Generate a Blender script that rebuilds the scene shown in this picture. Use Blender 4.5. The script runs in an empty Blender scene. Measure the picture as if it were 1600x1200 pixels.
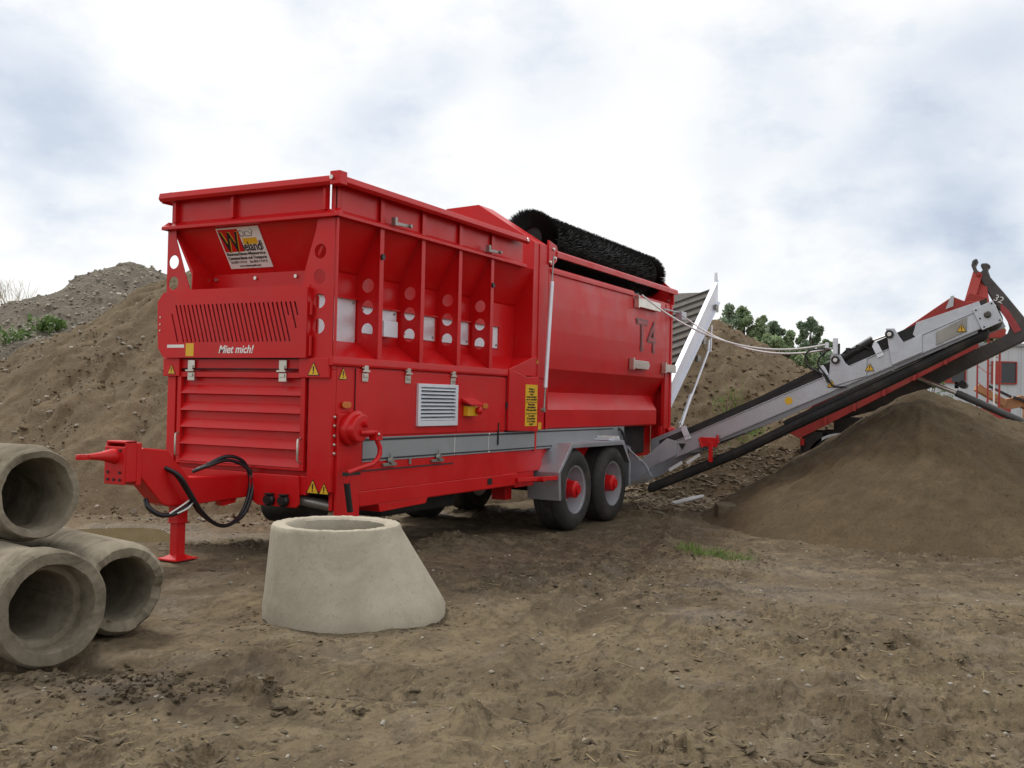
import bpy, bmesh, math, random
import numpy as np
from mathutils import Vector, Matrix
random.seed(7); rng = np.random.default_rng(11)
scene = bpy.context.scene
COL = scene.collection
R_ = math.radians

# ------------------------------------------------------------------ camera
cam_d = bpy.data.cameras.new('camera'); cam = bpy.data.objects.new('camera', cam_d); COL.objects.link(cam)
CAM = Vector((-7.115, -5.654, 1.70))
RIGHT = Vector((0.472716, -0.880928, 0.022482)); DOWN = Vector((0.023777, -0.012752, -0.999636)); FWD = Vector((0.880894, 0.473079, 0.014918))
cam.matrix_world = Matrix(((RIGHT.x, -DOWN.x, -FWD.x, CAM.x), (RIGHT.y, -DOWN.y, -FWD.y, CAM.y), (RIGHT.z, -DOWN.z, -FWD.z, CAM.z), (0, 0, 0, 1)))
cam_d.sensor_width = 36; cam_d.lens = 1556/1600*36; cam_d.clip_start = 0.05; cam_d.clip_end = 3000
scene.camera = cam
scene.view_settings.view_transform = 'Standard'; scene.view_settings.look = 'None'
scene.view_settings.gamma = 1; scene.view_settings.exposure = -0.12

# ------------------------------------------------------------------ world: Nishita sky behind broken bright cloud
SUN_EL = R_(57)
sun_dir = Vector((0.42, 0.91, 0)).normalized() * math.cos(SUN_EL) + Vector((0, 0, math.sin(SUN_EL)))
world = bpy.data.worlds.new('World'); scene.world = world; world.use_nodes = True
wn = world.node_tree.nodes; wl = world.node_tree.links; wn.clear()
def wnode(t, **k):
    n = wn.new(t)
    for a, b in k.items(): setattr(n, a, b)
    return n
w_out = wnode('ShaderNodeOutputWorld'); w_bg = wnode('ShaderNodeBackground'); w_bg2 = wnode('ShaderNodeBackground')
sky = wnode('ShaderNodeTexSky', sky_type='NISHITA', sun_disc=False, sun_elevation=SUN_EL, sun_rotation=math.atan2(sun_dir.x, sun_dir.y))
wl.new(sky.outputs[0], w_bg.inputs[0]); w_bg.inputs[1].default_value = 0.1
tc = wnode('ShaderNodeTexCoord')
noiA = wnode('ShaderNodeTexNoise'); noiA.inputs['Scale'].default_value = 3.4; noiA.inputs['Detail'].default_value = 7; noiA.inputs['Roughness'].default_value = 0.55
mapn = wnode('ShaderNodeMapping'); mapn.inputs['Scale'].default_value = (1, 1, 1.9)
wl.new(tc.outputs['Generated'], mapn.inputs[0]); wl.new(mapn.outputs[0], noiA.inputs['Vector'])
sub = wnode('ShaderNodeVectorMath', operation='SUBTRACT'); sub.inputs[1].default_value = (0.5, 0.5, 0.5); wl.new(noiA.outputs['Color'], sub.inputs[0])
scl = wnode('ShaderNodeVectorMath', operation='SCALE'); scl.inputs['Scale'].default_value = 0.30; wl.new(sub.outputs[0], scl.inputs[0])
dirn = wnode('ShaderNodeVectorMath', operation='ADD'); wl.new(tc.outputs['Generated'], dirn.inputs[0]); wl.new(scl.outputs[0], dirn.inputs[1])
def sky_dir(px, py):
    v = RIGHT*(px-800) + DOWN*(py-600) + FWD*1556
    return v.normalized()
# grey-blue cloud bellies: heading, radius, strength
bellies = [(30, 130, .11, .55), (150, 215, .09, .45), (70, 250, .07, .3), (600, 150, .09, .50), (700, 120, .06, .3), (890, 125, .10, .30), (1200, 190, .09, .30), (1500, 215, .12, .50), (1580, 300, .09, .4),
           (1390, 320, .09, .42), (1500, 420, .09, .55), (1330, 400, .08, .40), (1150, 370, .06, .28), (1590, 470, .08, .45), (20, 330, .05, .25), (1560, 60, .10, .35), (1300, 480, .06, .30), (1260, 60, .08, .2)]
acc = None
for px, py, r, a in bellies:
    d = wnode('ShaderNodeVectorMath', operation='DISTANCE'); wl.new(dirn.outputs[0], d.inputs[0]); d.inputs[1].default_value = sky_dir(px, py)
    m = wnode('ShaderNodeMapRange', interpolation_type='SMOOTHSTEP'); wl.new(d.outputs['Value'], m.inputs['Value'])
    m.inputs['From Min'].default_value = r*1.25; m.inputs['From Max'].default_value = 0.0; m.inputs['To Min'].default_value = 0; m.inputs['To Max'].default_value = a*.8
    if acc is None: acc = m.outputs[0]
    else:
        s = wnode('ShaderNodeMath', operation='ADD'); wl.new(acc, s.inputs[0]); wl.new(m.outputs[0], s.inputs[1]); acc = s.outputs[0]
noiB = wnode('ShaderNodeTexNoise'); noiB.inputs['Scale'].default_value = 7.5; noiB.inputs['Detail'].default_value = 8; noiB.inputs['Roughness'].default_value = 0.6
wl.new(mapn.outputs[0], noiB.inputs['Vector'])
nb = wnode('ShaderNodeMapRange'); wl.new(noiB.outputs['Fac'], nb.inputs['Value'])
nb.inputs['From Min'].default_value = 0.50; nb.inputs['From Max'].default_value = 0.72; nb.inputs['To Min'].default_value = 0.0; nb.inputs['To Max'].default_value = 0.28
s = wnode('ShaderNodeMath', operation='ADD', use_clamp=True); wl.new(acc, s.inputs[0]); wl.new(nb.outputs[0], s.inputs[1])
ramp = wnode('ShaderNodeValToRGB'); wl.new(s.outputs[0], ramp.inputs[0])
e = ramp.color_ramp.elements; e[0].position = 0.0; e[0].color = (1.2, 1.2, 1.19, 1); e[1].position = 1.0; e[1].color = (0.53, 0.625, 0.79, 1)
q = ramp.color_ramp.elements.new(0.42); q.color = (0.88, 0.94, 1.03, 1)
wl.new(ramp.outputs[0], w_bg2.inputs[0]); w_bg2.inputs[1].default_value = 1.0
w_mix = wnode('ShaderNodeMixShader'); w_mix.inputs[0].default_value = 0.9
wl.new(w_bg.outputs[0], w_mix.inputs[1]); wl.new(w_bg2.outputs[0], w_mix.inputs[2]); wl.new(w_mix.outputs[0], w_out.inputs[0])
sun_d = bpy.data.lights.new('sun', 'SUN'); sun_d.energy = 2.3; sun_d.angle = R_(10); sun_d.color = (1, 0.95, 0.87)
sun = bpy.data.objects.new('sun', sun_d); COL.objects.link(sun); sun.rotation_euler = sun_dir.to_track_quat('Z', 'Y').to_euler()

# ------------------------------------------------------------------ materials
def new_mat(name):
    m = bpy.data.materials.new(name); m.use_nodes = True
    nt = m.node_tree; b = nt.nodes['Principled BSDF']
    return m, nt.nodes, nt.links, b
def nz(n, l, scale, detail=5, rough=0.55, vec=None, dist=0.0):
    t = n.new('ShaderNodeTexNoise'); t.inputs['Scale'].default_value = scale; t.inputs['Detail'].default_value = detail
    t.inputs['Roughness'].default_value = rough; t.inputs['Distortion'].default_value = dist
    if vec is not None: l.new(vec, t.inputs['Vector'])
    return t.outputs['Fac']
def mr(n, l, v, a, b, c=0.0, d=1.0):
    m = n.new('ShaderNodeMapRange'); l.new(v, m.inputs['Value'])
    for k, x in zip(('From Min', 'From Max', 'To Min', 'To Max'), (a, b, c, d)): m.inputs[k].default_value = x
    return m.outputs[0]
def mix(n, l, f, a, b, blend='MIX'):
    m = n.new('ShaderNodeMix'); m.data_type = 'RGBA'; m.blend_type = blend
    if isinstance(f, (int, float)): m.inputs[0].default_value = f
    else: l.new(f, m.inputs[0])
    for s, c in ((m.inputs[6], a), (m.inputs[7], b)):
        if isinstance(c, tuple): s.default_value = (*c[:3], 1)
        else: l.new(c, s)
    return m.outputs[2]
def bump(n, l, b, h, strength, dist):
    u = n.new('ShaderNodeBump'); u.inputs['Strength'].default_value = strength; u.inputs['Distance'].default_value = dist
    l.new(h, u.inputs['Height'])
    if b.inputs['Normal'].is_linked: l.new(b.inputs['Normal'].links[0].from_socket, u.inputs['Normal'])
    l.new(u.outputs[0], b.inputs['Normal'])
def coords(n): return n.new('ShaderNodeTexCoord').outputs['Object']
def simple(name, col, rough=0.5, metal=0.0, var=0.15, vs=3.0, bs=0.1, bscale=60, bdist=0.002, coat=0.0, dirt=None, dirt_amt=0.0, spec=0.5):
    m, n, l, b = new_mat(name); v = coords(n)
    a = mix(n, l, mr(n, l, nz(n, l, vs, 6, .6, v), .3, .7), tuple(c*(1-var) for c in col), tuple(min(1, c*(1+var)) for c in col))
    if dirt: a = mix(n, l, mr(n, l, nz(n, l, 2.3, 9, .7, v), .5, .78, 0, dirt_amt), a, dirt)
    l.new(a, b.inputs['Base Color']); b.inputs['Metallic'].default_value = metal; b.inputs['Specular IOR Level'].default_value = spec
    l.new(mr(n, l, nz(n, l, vs*2.5, 6, .6, v), .3, .7, max(.05, rough-.08), min(1, rough+.1)), b.inputs['Roughness'])
    b.inputs['Coat Weight'].default_value = coat; b.inputs['Coat Roughness'].default_value = .12
    if bs: bump(n, l, b, nz(n, l, bscale, 3, .5, v), bs, bdist)
    return m
MUDC = (.20, .15, .10)
def paint(name, col, dirt=.35, rough=.36):
    m, n, l, b = new_mat(name); v = coords(n)
    a = mix(n, l, mr(n, l, nz(n, l, 1.1, 5, .6, v), .3, .7), tuple(c*.9 for c in col), tuple(min(1, c*1.1) for c in col))
    a = mix(n, l, mr(n, l, nz(n, l, 3.1, 10, .72, v, .4), .52, .82, 0, dirt), a, MUDC)
    l.new(a, b.inputs['Base Color'])
    l.new(mr(n, l, nz(n, l, 2.2, 8, .65, v), .3, .75, rough-.08, rough+.16), b.inputs['Roughness'])
    b.inputs['Specular IOR Level'].default_value = .38
    bump(n, l, b, nz(n, l, 1.7, 2, .4, v), .35, .018)
    bump(n, l, b, nz(n, l, 90, 2, .5, v), .05, .001)
    return m
M = {}
M['red'] = paint('red_paint', (.56, .006, .008), .16)
M['red2'] = paint('faded_red_paint', (.34, .035, .028), .6, .5)
M['maroon'] = paint('letter_red_paint', (.31, .012, .014), .1, .3)
M['letter'] = simple('letter_edge_paint', (.085, .02, .02), .35)
M['black'] = simple('black_paint', (.012, .012, .013), .45, var=.3)
M['rubber'] = simple('black_rubber', (.016, .016, .017), .75, var=.35, dirt=MUDC, dirt_amt=.25)
M['hose'] = simple('hose_rubber', (.012, .012, .015), .35)
M['bristle'] = simple('bristle', (.020, .022, .022), .55, var=.4, spec=.4)
M['stripe'] = simple('grey_stripe_paint', (.26, .275, .29), .42, var=.06, dirt=MUDC, dirt_amt=.15)
M['dark'] = simple('dark_seam', (.02, .02, .025), .6)
M['white'] = simple('white_paint', (.75, .75, .73), .5, var=.05)
M['yellow'] = simple('yellow_film', (.72, .42, .015), .4, var=.06)
M['amber'] = simple('amber_lens', (.55, .16, .02), .25)
M['chrome'] = simple('zinc_steel', (.60, .58, .52), .3, metal=.9, var=.1)
M['steel'] = simple('worn_steel', (.30, .29, .27), .42, metal=.7, var=.2, dirt=MUDC, dirt_amt=.3)
M['arm'] = simple('dark_arm_paint', (.055, .052, .05), .5, var=.25, dirt=MUDC, dirt_amt=.45)
M['orange'] = simple('orange_paint', (.34, .15, .06), .55, var=.2, dirt=MUDC, dirt_amt=.5)
M['glass'] = simple('window_glass', (.02, .025, .03), .08, var=.1, bs=0)
M['redlens'] = simple('red_lens', (.35, .02, .02), .2, bs=0)
M['cable'] = simple('white_cable', (.62, .62, .62), .5, var=.05)
M['wall'] = simple('cladding', (.50, .52, .55), .55, var=.05, vs=.4)
M['bark'] = simple('bark', (.10, .075, .05), .9, var=.4, vs=20, bs=.5, bscale=30, bdist=.01)
M['wood'] = simple('pale_wood', (.42, .33, .22), .85, var=.25, vs=12)
M['chips'] = simple('wood_chips', (.24, .19, .13), .9, var=.6, vs=3)
M['debris'] = simple('white_scrap', (.62, .63, .64), .6, var=.12)
M['tyre'] = simple('tyre_rubber', (.022, .021, .020), .8, var=.3, dirt=(.16, .125, .09), dirt_amt=.55)
def galv(name, base=.52, metal=.75, dirt=.25, rough=.38):
    m, n, l, b = new_mat(name); v = coords(n)
    vo = n.new('ShaderNodeTexVoronoi'); vo.inputs['Scale'].default_value = 70; l.new(v, vo.inputs['Vector'])
    g = n.new('ShaderNodeSeparateColor'); l.new(vo.outputs['Color'], g.inputs[0])
    a = mix(n, l, g.outputs[0], (base*.93, base*.97, base*1.05), (base*1.02, base*1.06, base*1.15))
    a = mix(n, l, mr(n, l, nz(n, l, 2.6, 9, .7, v), .48, .8, 0, dirt), a, (.22, .18, .13))
    l.new(a, b.inputs['Base Color']); b.inputs['Metallic'].default_value = metal
    l.new(mr(n, l, nz(n, l, 5, 7, .65, v), .3, .7, rough-.08, rough+.14), b.inputs['Roughness'])
    bump(n, l, b, nz(n, l, 2.0, 3, .5, v), .3, .012)
    return m
M['galv'] = galv('galvanised_steel', .50)
M['galv_bright'] = galv('bright_galvanised_steel', .75, .45, .1, .45)
M['rim'] = galv('wheel_rim_silver', .46, .55, .35, .42)
M['galv_dull'] = galv('dull_galvanised_steel', .27, .6, .4, .5)
M['belt'] = simple('grey_belt', (.105, .095, .085), .8, var=.2, dirt=MUDC, dirt_amt=.5)
def concrete(name, c1, c2, stain, amt):
    m, n, l, b = new_mat(name); v = coords(n)
    a = mix(n, l, mr(n, l, nz(n, l, 3.5, 9, .65, v), .3, .72), c1, c2)
    a = mix(n, l, mr(n, l, nz(n, l, 45, 4, .6, v), .58, .7, 0, .35), a, tuple(x*.5 for x in c1))
    a = mix(n, l, mr(n, l, nz(n, l, 1.9, 10, .75, v, .8), .5, .68, 0, amt), a, stain)
    vo = n.new('ShaderNodeTexVoronoi'); vo.inputs['Scale'].default_value = 55; l.new(v, vo.inputs['Vector'])
    pit = mr(n, l, vo.outputs['Distance'], .0, .17, 1, 0)
    sel = mr(n, l, nz(n, l, 20, 3, .6, v), .5, .62)
    mm = n.new('ShaderNodeMath'); mm.operation = 'MULTIPLY'; l.new(pit, mm.inputs[0]); l.new(sel, mm.inputs[1])
    a = mix(n, l, mr(n, l, mm.outputs[0], 0, 1, 0, .65), a, (.05, .045, .035))
    l.new(a, b.inputs['Base Color']); b.inputs['Roughness'].default_value = .9; b.inputs['Specular IOR Level'].default_value = .25
    bump(n, l, b, nz(n, l, 60, 6, .7, v), .35, .006)
    bump(n, l, b, nz(n, l, 7, 5, .6, v), .3, .02)
    return m
M['conc'] = concrete('pale_concrete', (.355, .318, .245), (.475, .435, .345), (.25, .215, .155), .45)
M['conc_old'] = concrete('weathered_concrete', (.145, .12, .085), (.295, .258, .192), (.06, .05, .032), .8)
def soil(name, light, mid, dark, wet=.35, speck=None, speck_amt=.6, scale=1.0, spots=(), gran=1.0, patch=.55, flakes=False):
    m, n, l, b = new_mat(name); v = coords(n)
    big = nz(n, l, .55*scale, 6, .6, v, .6); med = nz(n, l, 2.6*scale, 9, .68, v, .5); fine = nz(n, l, 19*scale, 8, .72, v, .3)
    grit = nz(n, l, 85*scale, 4, .7, v)
    a = mix(n, l, mr(n, l, med, .36, .64), mid, light)
    a = mix(n, l, mr(n, l, big, .44, .60, 0, patch), a, mid)
    a = mix(n, l, mr(n, l, fine, .50, .68, 0, .75), a, dark)
    a = mix(n, l, mr(n, l, grit, .56, .72, 0, .55), a, dark)
    a = mix(n, l, mr(n, l, grit, .40, .26, 0, .35), a, tuple(min(1, x*1.35) for x in light))
    if speck:
        for sc, th in ((24*scale, .13), (60*scale, .16)):
            vo = n.new('ShaderNodeTexVoronoi'); vo.inputs['Scale'].default_value = sc; l.new(v, vo.inputs['Vector'])
            g = n.new('ShaderNodeSeparateColor'); l.new(vo.outputs['Color'], g.inputs[0])
            near = mr(n, l, vo.outputs['Distance'], th+.12, th, 0, 1); pick = mr(n, l, g.outputs[0], .6, .66, 0, speck_amt)
            mm = n.new('ShaderNodeMath'); mm.operation = 'MULTIPLY'; l.new(near, mm.inputs[0]); l.new(pick, mm.inputs[1])
            a = mix(n, l, mm.outputs[0], a, mix(n, l, g.outputs[1], speck, tuple(x*.45 for x in speck)))
    l.new(a, b.inputs['Base Color'])
    w = nz(n, l, 1.3*scale, 8, .6, v, 1.0); rg = mr(n, l, w, .52, .66, .95, .95-wet)
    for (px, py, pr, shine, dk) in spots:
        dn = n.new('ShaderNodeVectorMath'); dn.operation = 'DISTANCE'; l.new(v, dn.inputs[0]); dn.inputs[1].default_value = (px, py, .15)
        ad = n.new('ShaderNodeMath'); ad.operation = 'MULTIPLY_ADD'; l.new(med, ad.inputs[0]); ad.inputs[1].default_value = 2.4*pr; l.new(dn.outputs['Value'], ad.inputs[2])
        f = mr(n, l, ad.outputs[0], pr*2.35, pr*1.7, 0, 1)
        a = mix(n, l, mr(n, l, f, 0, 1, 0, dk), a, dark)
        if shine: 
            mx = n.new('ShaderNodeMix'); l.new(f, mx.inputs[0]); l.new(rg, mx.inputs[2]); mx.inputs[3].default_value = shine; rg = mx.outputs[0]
    if flakes:
        mp = n.new('ShaderNodeMapping'); mp.inputs['Rotation'].default_value = (0, 0, .5); mp.inputs['Scale'].default_value = (1, 1.7, 1); l.new(v, mp.inputs[0])
        f1 = mr(n, l, nz(n, l, 8.5, 12, .74, mp.outputs[0], .8), .565, .585, 0, 1); f2 = mr(n, l, nz(n, l, 3.1, 12, .7, mp.outputs[0], .5), .54, .57, 0, 1); zone = mr(n, l, nz(n, l, .9, 5, .6, v), .42, .6, .15, 1)
        m1 = n.new('ShaderNodeMath'); m1.operation = 'MULTIPLY'; l.new(f1, m1.inputs[0]); l.new(zone, m1.inputs[1])
        a = mix(n, l, mr(n, l, m1.outputs[0], 0, 1, 0, .8), a, dark); a = mix(n, l, mr(n, l, f2, 0, 1, 0, .38), a, tuple(x*1.12 for x in light))
        bump(n, l, b, m1.outputs[0], .7, .012); bump(n, l, b, f2, .4, .008)
    l.new(a, b.inputs['Base Color'])
    l.new(rg, b.inputs['Roughness']); b.inputs['Specular IOR Level'].default_value = .3
    bump(n, l, b, fine, .55*gran, .035); bump(n, l, b, grit, .5*gran, .010); bump(n, l, b, nz(n, l, 260*scale, 2, .6, v), .4*gran, .003)
    return m
_w = lambda X, D: (CAM.x+.881*D+.47313*X, CAM.y+.47313*D-.881*X)
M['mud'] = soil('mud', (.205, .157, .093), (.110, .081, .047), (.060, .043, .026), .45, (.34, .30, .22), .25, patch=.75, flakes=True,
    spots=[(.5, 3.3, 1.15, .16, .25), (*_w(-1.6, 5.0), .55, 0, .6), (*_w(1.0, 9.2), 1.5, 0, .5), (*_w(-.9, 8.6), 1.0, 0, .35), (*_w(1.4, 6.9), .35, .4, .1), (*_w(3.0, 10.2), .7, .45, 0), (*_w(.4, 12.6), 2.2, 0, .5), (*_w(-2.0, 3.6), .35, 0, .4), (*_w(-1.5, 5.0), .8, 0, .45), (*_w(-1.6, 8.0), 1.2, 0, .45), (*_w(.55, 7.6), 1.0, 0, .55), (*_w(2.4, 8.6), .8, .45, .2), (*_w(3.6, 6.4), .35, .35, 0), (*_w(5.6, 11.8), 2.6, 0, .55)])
M['heapbrown'] = soil('brown_soil', (.178, .130, .075), (.12, .087, .05), (.058, .042, .026), .05, (.40, .33, .24), .55)
M['heapgrey'] = soil('gravelly_soil', (.185, .155, .115), (.12, .102, .08), (.055, .048, .04), .05, (.46, .42, .36), .8, 1.3)
M['heapsand'] = soil('sieved_soil', (.128, .092, .050), (.092, .066, .036), (.045, .031, .018), .05, (.2, .16, .11), .2, 1.4, gran=.8, patch=.7)
M['heapback'] = soil('stony_soil', (.18, .13, .078), (.12, .086, .05), (.055, .04, .026), .05, (.36, .29, .2), .6)
M['clod'] = simple('clod', (.105, .08, .048), .95, var=.4, vs=8, bs=.6, bscale=60, bdist=.01)
M['pebble'] = simple('pebble', (.28, .25, .20), .85, var=.5, vs=2.5, bs=.3)
def leafmat(name, a1, a2):
    m, n, l, b = new_mat(name)
    oi = n.new('ShaderNodeNewGeometry'); v = coords(n)
    a = mix(n, l, oi.outputs['Random Per Island'], a1, a2); a = mix(n, l, mr(n, l, nz(n, l, 1.2, 3, .5, v), .35, .65, 0, .5), a, tuple(x*.55 for x in a1))
    l.new(a, b.inputs['Base Color']); b.inputs['Roughness'].default_value = .55
    tr = n.new('ShaderNodeBsdfTranslucent'); l.new(a, tr.inputs[0]); ms = n.new('ShaderNodeMixShader'); ms.inputs[0].default_value = .3
    l.new(b.outputs[0], ms.inputs[1]); l.new(tr.outputs[0], ms.inputs[2]); l.new(ms.outputs[0], n['Material Output'].inputs[0])
    return m
M['leaf'] = leafmat('leaf_green', (.22, .32, .15), (.44, .52, .31))
M['leaf_dark'] = leafmat('leaf_blue_green', (.20, .29, .18), (.39, .47, .33))
M['weed'] = leafmat('weed_green', (.08, .17, .03), (.20, .30, .08))
M['weed_pale'] = leafmat('pale_weed', (.35, .42, .25), (.55, .6, .42))
M['grass'] = leafmat('grass_blade', (.10, .19, .03), (.22, .32, .07))
M['straw'] = simple('straw', (.36, .28, .15), .8)
M['forest'] = simple('forest_green', (.045, .075, .06), .95, var=.5, vs=.12, bs=1.0, bscale=.25, bdist=2.0)
m, n, l, b = new_mat('muddy_water'); b.inputs['Base Color'].default_value = (.12, .098, .045, 1); b.inputs['Roughness'].default_value = .06
bump(n, l, b, nz(n, l, 9, 2, .5, coords(n)), .08, .01); M['water'] = m

# ------------------------------------------------------------------ mesh builder
def V(*a): return np.array(a, float)
PL = {'xz': lambda u, v, w: (u, w, v), 'yz': lambda u, v, w: (w, u, v), 'xy': lambda u, v, w: (u, v, w)}
SPLIT = {'bolt', 'rivet', 'gusset', 'seam', 'slat', 'joint', 'rule', 'clasp', 'belt_scraper', 'head_plate', 'splice_plate', 'hitch_hole', 'chevron_rib', 'axle', 'wheel_nut', 'side_rib', 'side_rail',
         'panel_hinge', 'shaft', 'chock_rib', 'stripe_panel', 'stripe_line', 'hose_guard', 'hose', 'end_bracket', 'cable_anchor', 'support_strut', 'lug', 'trim', 'hitch_plate', 'hopper_rim', 'hopper_flange', 'underbody',
         'crank_arm', 'crank_grip', 'hydraulic_line', 'conveyor_clamp', 'arm_pivot', 'boom', 'boom_cylinder', 'roof', 'transfer_chute', 'rear_hook', 'rear_frame', 'chassis', 'lifting_bail', 'rear_panel'}
class MB:
    def __init__(s): s.v = []; s.f = []; s.sm = []; s.mi = []; s.cm = 0
    def mat(s, i): s.cm = i; return s
    def add(s, vs, fs, smooth=False):
        o = len(s.v); s.v += [tuple(map(float, p)) for p in vs]
        for f in fs: s.f.append([o+i for i in f]); s.sm.append(smooth); s.mi.append(s.cm)
        return s
    def box(s, x0, x1, y0, y1, z0, z1):
        vs = [(x, y, z) for x in (x0, x1) for y in (y0, y1) for z in (z0, z1)]
        return s.add(vs, [(0, 1, 3, 2), (4, 6, 7, 5), (0, 4, 5, 1), (2, 3, 7, 6), (0, 2, 6, 4), (1, 5, 7, 3)])
    def prism(s, poly, plane, a, b):
        P = PL[plane]; n = len(poly)
        vs = [P(u, v, a) for u, v in poly] + [P(u, v, b) for u, v in poly]
        return s.add(vs, [tuple(range(n)), tuple(range(2*n-1, n-1, -1))] + [(i, (i+1) % n, n+(i+1) % n, n+i) for i in range(n)])
    def folded(s, path, plane, a, b, t):
        P = [np.array(p, float) for p in path]; N = []
        for i in range(len(P)):
            ds = []
            if i > 0: ds.append(P[i]-P[i-1])
            if i < len(P)-1: ds.append(P[i+1]-P[i])
            ns = [V(-d[1], d[0])/np.linalg.norm(d) for d in ds]; nn = sum(ns); nn /= np.linalg.norm(nn); N.append(nn/max(.3, nn @ ns[0]))
        for i in range(len(P)-1):
            s.prism([P[i], P[i+1], P[i+1]+N[i+1]*t, P[i]+N[i]*t], plane, a, b)
        return s
    def bar(s, p0, p1, w, h, up=(0, 0, 1)):
        p0 = V(*p0); p1 = V(*p1); d = p1-p0; d /= np.linalg.norm(d); u = V(*up)
        sd = np.cross(d, u); sd /= np.linalg.norm(sd); u = np.cross(sd, d)
        vs = [p+sd*a*w/2+u*b_*h/2 for p in (p0, p1) for a in (-1, 1) for b_ in (-1, 1)]
        return s.add(vs, [(0, 1, 3, 2), (4, 6, 7, 5), (0, 4, 5, 1), (2, 3, 7, 6), (0, 2, 6, 4), (1, 5, 7, 3)])
    def tube(s, pts, r, seg=10, caps=True, close=False):
        P = [V(*p) for p in pts]; n = len(P); rs = r if isinstance(r, (list, tuple)) else [r]*n
        up = V(0, 0, 1); vs = []; prev = None
        for i in range(n):
            d = P[min(i+1, n-1)]-P[max(i-1, 0)]; d /= (np.linalg.norm(d)+1e-9)
            if prev is None:
                a = np.cross(d, up)
                if np.linalg.norm(a) < .1: a = np.cross(d, V(1, 0, 0))
            else: a = prev-d*(prev @ d)
            a /= np.linalg.norm(a); prev = a; b_ = np.cross(d, a)
            for k in range(seg):
                t = 2*math.pi*k/seg; vs.append(P[i]+(a*math.cos(t)+b_*math.sin(t))*rs[i])
        fs = [(i*seg+k, i*seg+(k+1) % seg, (i+1)*seg+(k+1) % seg, (i+1)*seg+k) for i in range(n-1) for k in range(seg)]
        s.add(vs, fs, True)
        if caps: s.add([vs[k] for k in range(seg)], [tuple(range(seg))]); s.add([vs[(n-1)*seg+k] for k in range(seg)], [tuple(range(seg))])
        return s
    def lathe(s, prof, o, axis, seg=32, jag=None, arc=(0, 2*math.pi)):
        o = V(*o); ax = V(*axis); ax /= np.linalg.norm(ax); a = np.cross(ax, V(0, 0, 1))
        if np.linalg.norm(a) < .1: a = V(1, 0, 0)
        a /= np.linalg.norm(a); b_ = np.cross(ax, a); vs = []; full = arc[1]-arc[0] > 6.28; ns = seg if full else seg+1
        for j, (r, h) in enumerate(prof):
            for k in range(ns):
                t = arc[0]+(arc[1]-arc[0])*k/seg; rr, hh = (r, h) if jag is None else jag(j, t, r, h)
                vs.append(o+ax*hh+(a*math.cos(t)+b_*math.sin(t))*rr)
        fs = []
        for j in range(len(prof)-1):
            for k in range(seg):
                k2 = (k+1) % ns if full else k+1
                fs.append((j*ns+k, j*ns+k2, (j+1)*ns+k2, (j+1)*ns+k))
        return s.add(vs, fs, True)
    def mirror_y(s, c):
        o = len(s.v); n = len(s.f); s.v += [(x, 2*c-y, z) for x, y, z in s.v[:o]]
        for i in range(n): s.f.append([o+k for k in reversed(s.f[i])]); s.sm.append(s.sm[i]); s.mi.append(s.mi[i])
        return s
    def pieces(s):
        par = list(range(len(s.v)))
        def find(a):
            while par[a] != a: par[a] = par[par[a]]; a = par[a]
            return a
        for f in s.f:
            for k in f[1:]: par[find(k)] = find(f[0])
        # pieces that touch (box overlap) belong together
        roots = {}
        for i, p in enumerate(s.v): roots.setdefault(find(i), []).append(p)
        keys = list(roots); bb = {k: (np.min(roots[k], 0)-.0015, np.max(roots[k], 0)+.0015) for k in keys}
        for i, a in enumerate(keys):
            for b_ in keys[i+1:]:
                if (bb[a][0] <= bb[b_][1]).all() and (bb[b_][0] <= bb[a][1]).all(): par[find(a)] = find(b_)
        out = {}
        for f, sm, mi in zip(s.f, s.sm, s.mi):
            m_ = out.setdefault(find(f[0]), (MB(), {})); ids = []
            for k in f:
                if k not in m_[1]: m_[1][k] = len(m_[0].v); m_[0].v.append(s.v[k])
                ids.append(m_[1][k])
            m_[0].f.append(ids); m_[0].sm.append(sm); m_[0].mi.append(mi)
        return [a for a, _ in out.values()]
    def obj(s, name, mat, parent=None, bevel=0.0, split=True, recalc=True):
        if split and name in SPLIT:
            P = s.pieces()
            if len(P) > 1: return [p.obj(name, mat, parent, bevel, False) for p in P][0]
        me = bpy.data.meshes.new(name); off = Vector((0, 0, 0))
        me.from_pydata(s.v, [], s.f)
        for mm in (mat if isinstance(mat, (list, tuple)) else [mat]): me.materials.append(M[mm] if isinstance(mm, str) else mm)
        me.polygons.foreach_set('use_smooth', s.sm); me.polygons.foreach_set('material_index', s.mi)
        if recalc:
            bm = bmesh.new(); bm.from_mesh(me); bmesh.ops.recalc_face_normals(bm, faces=bm.faces); bm.to_mesh(me); bm.free()
        if any(s.sm): me.set_sharp_from_angle(angle=R_(38))
        return link(name, me, parent, bevel)
def world_origin(o):
    p = Vector((0, 0, 0))
    while o is not None: p = p+o.location; o = o.parent
    return p
def link(name, me, parent=None, bevel=0.0):
    o = bpy.data.objects.new(name, me); COL.objects.link(o)
    if parent is not None: o.parent = parent; o.location = -world_origin(parent)
    if bevel:
        bv = o.modifiers.new('bevel', 'BEVEL'); bv.width = bevel; bv.segments = 2; bv.limit_method = 'ANGLE'; bv.angle_limit = R_(40)
    return o
def empty(name, loc, parent=None):
    o = bpy.data.objects.new(name, None); COL.objects.link(o)
    if parent is not None: o.parent = parent; o.location = Vector(loc)-world_origin(parent)
    else: o.location = loc
    o.empty_display_size = .2
    return o
def tag(o, label=None, cat=None, group=None, kind=None):
    if label: o['label'] = label
    if cat: o['category'] = cat
    if group: o['group'] = group
    if kind: o['kind'] = kind
    return o
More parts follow.
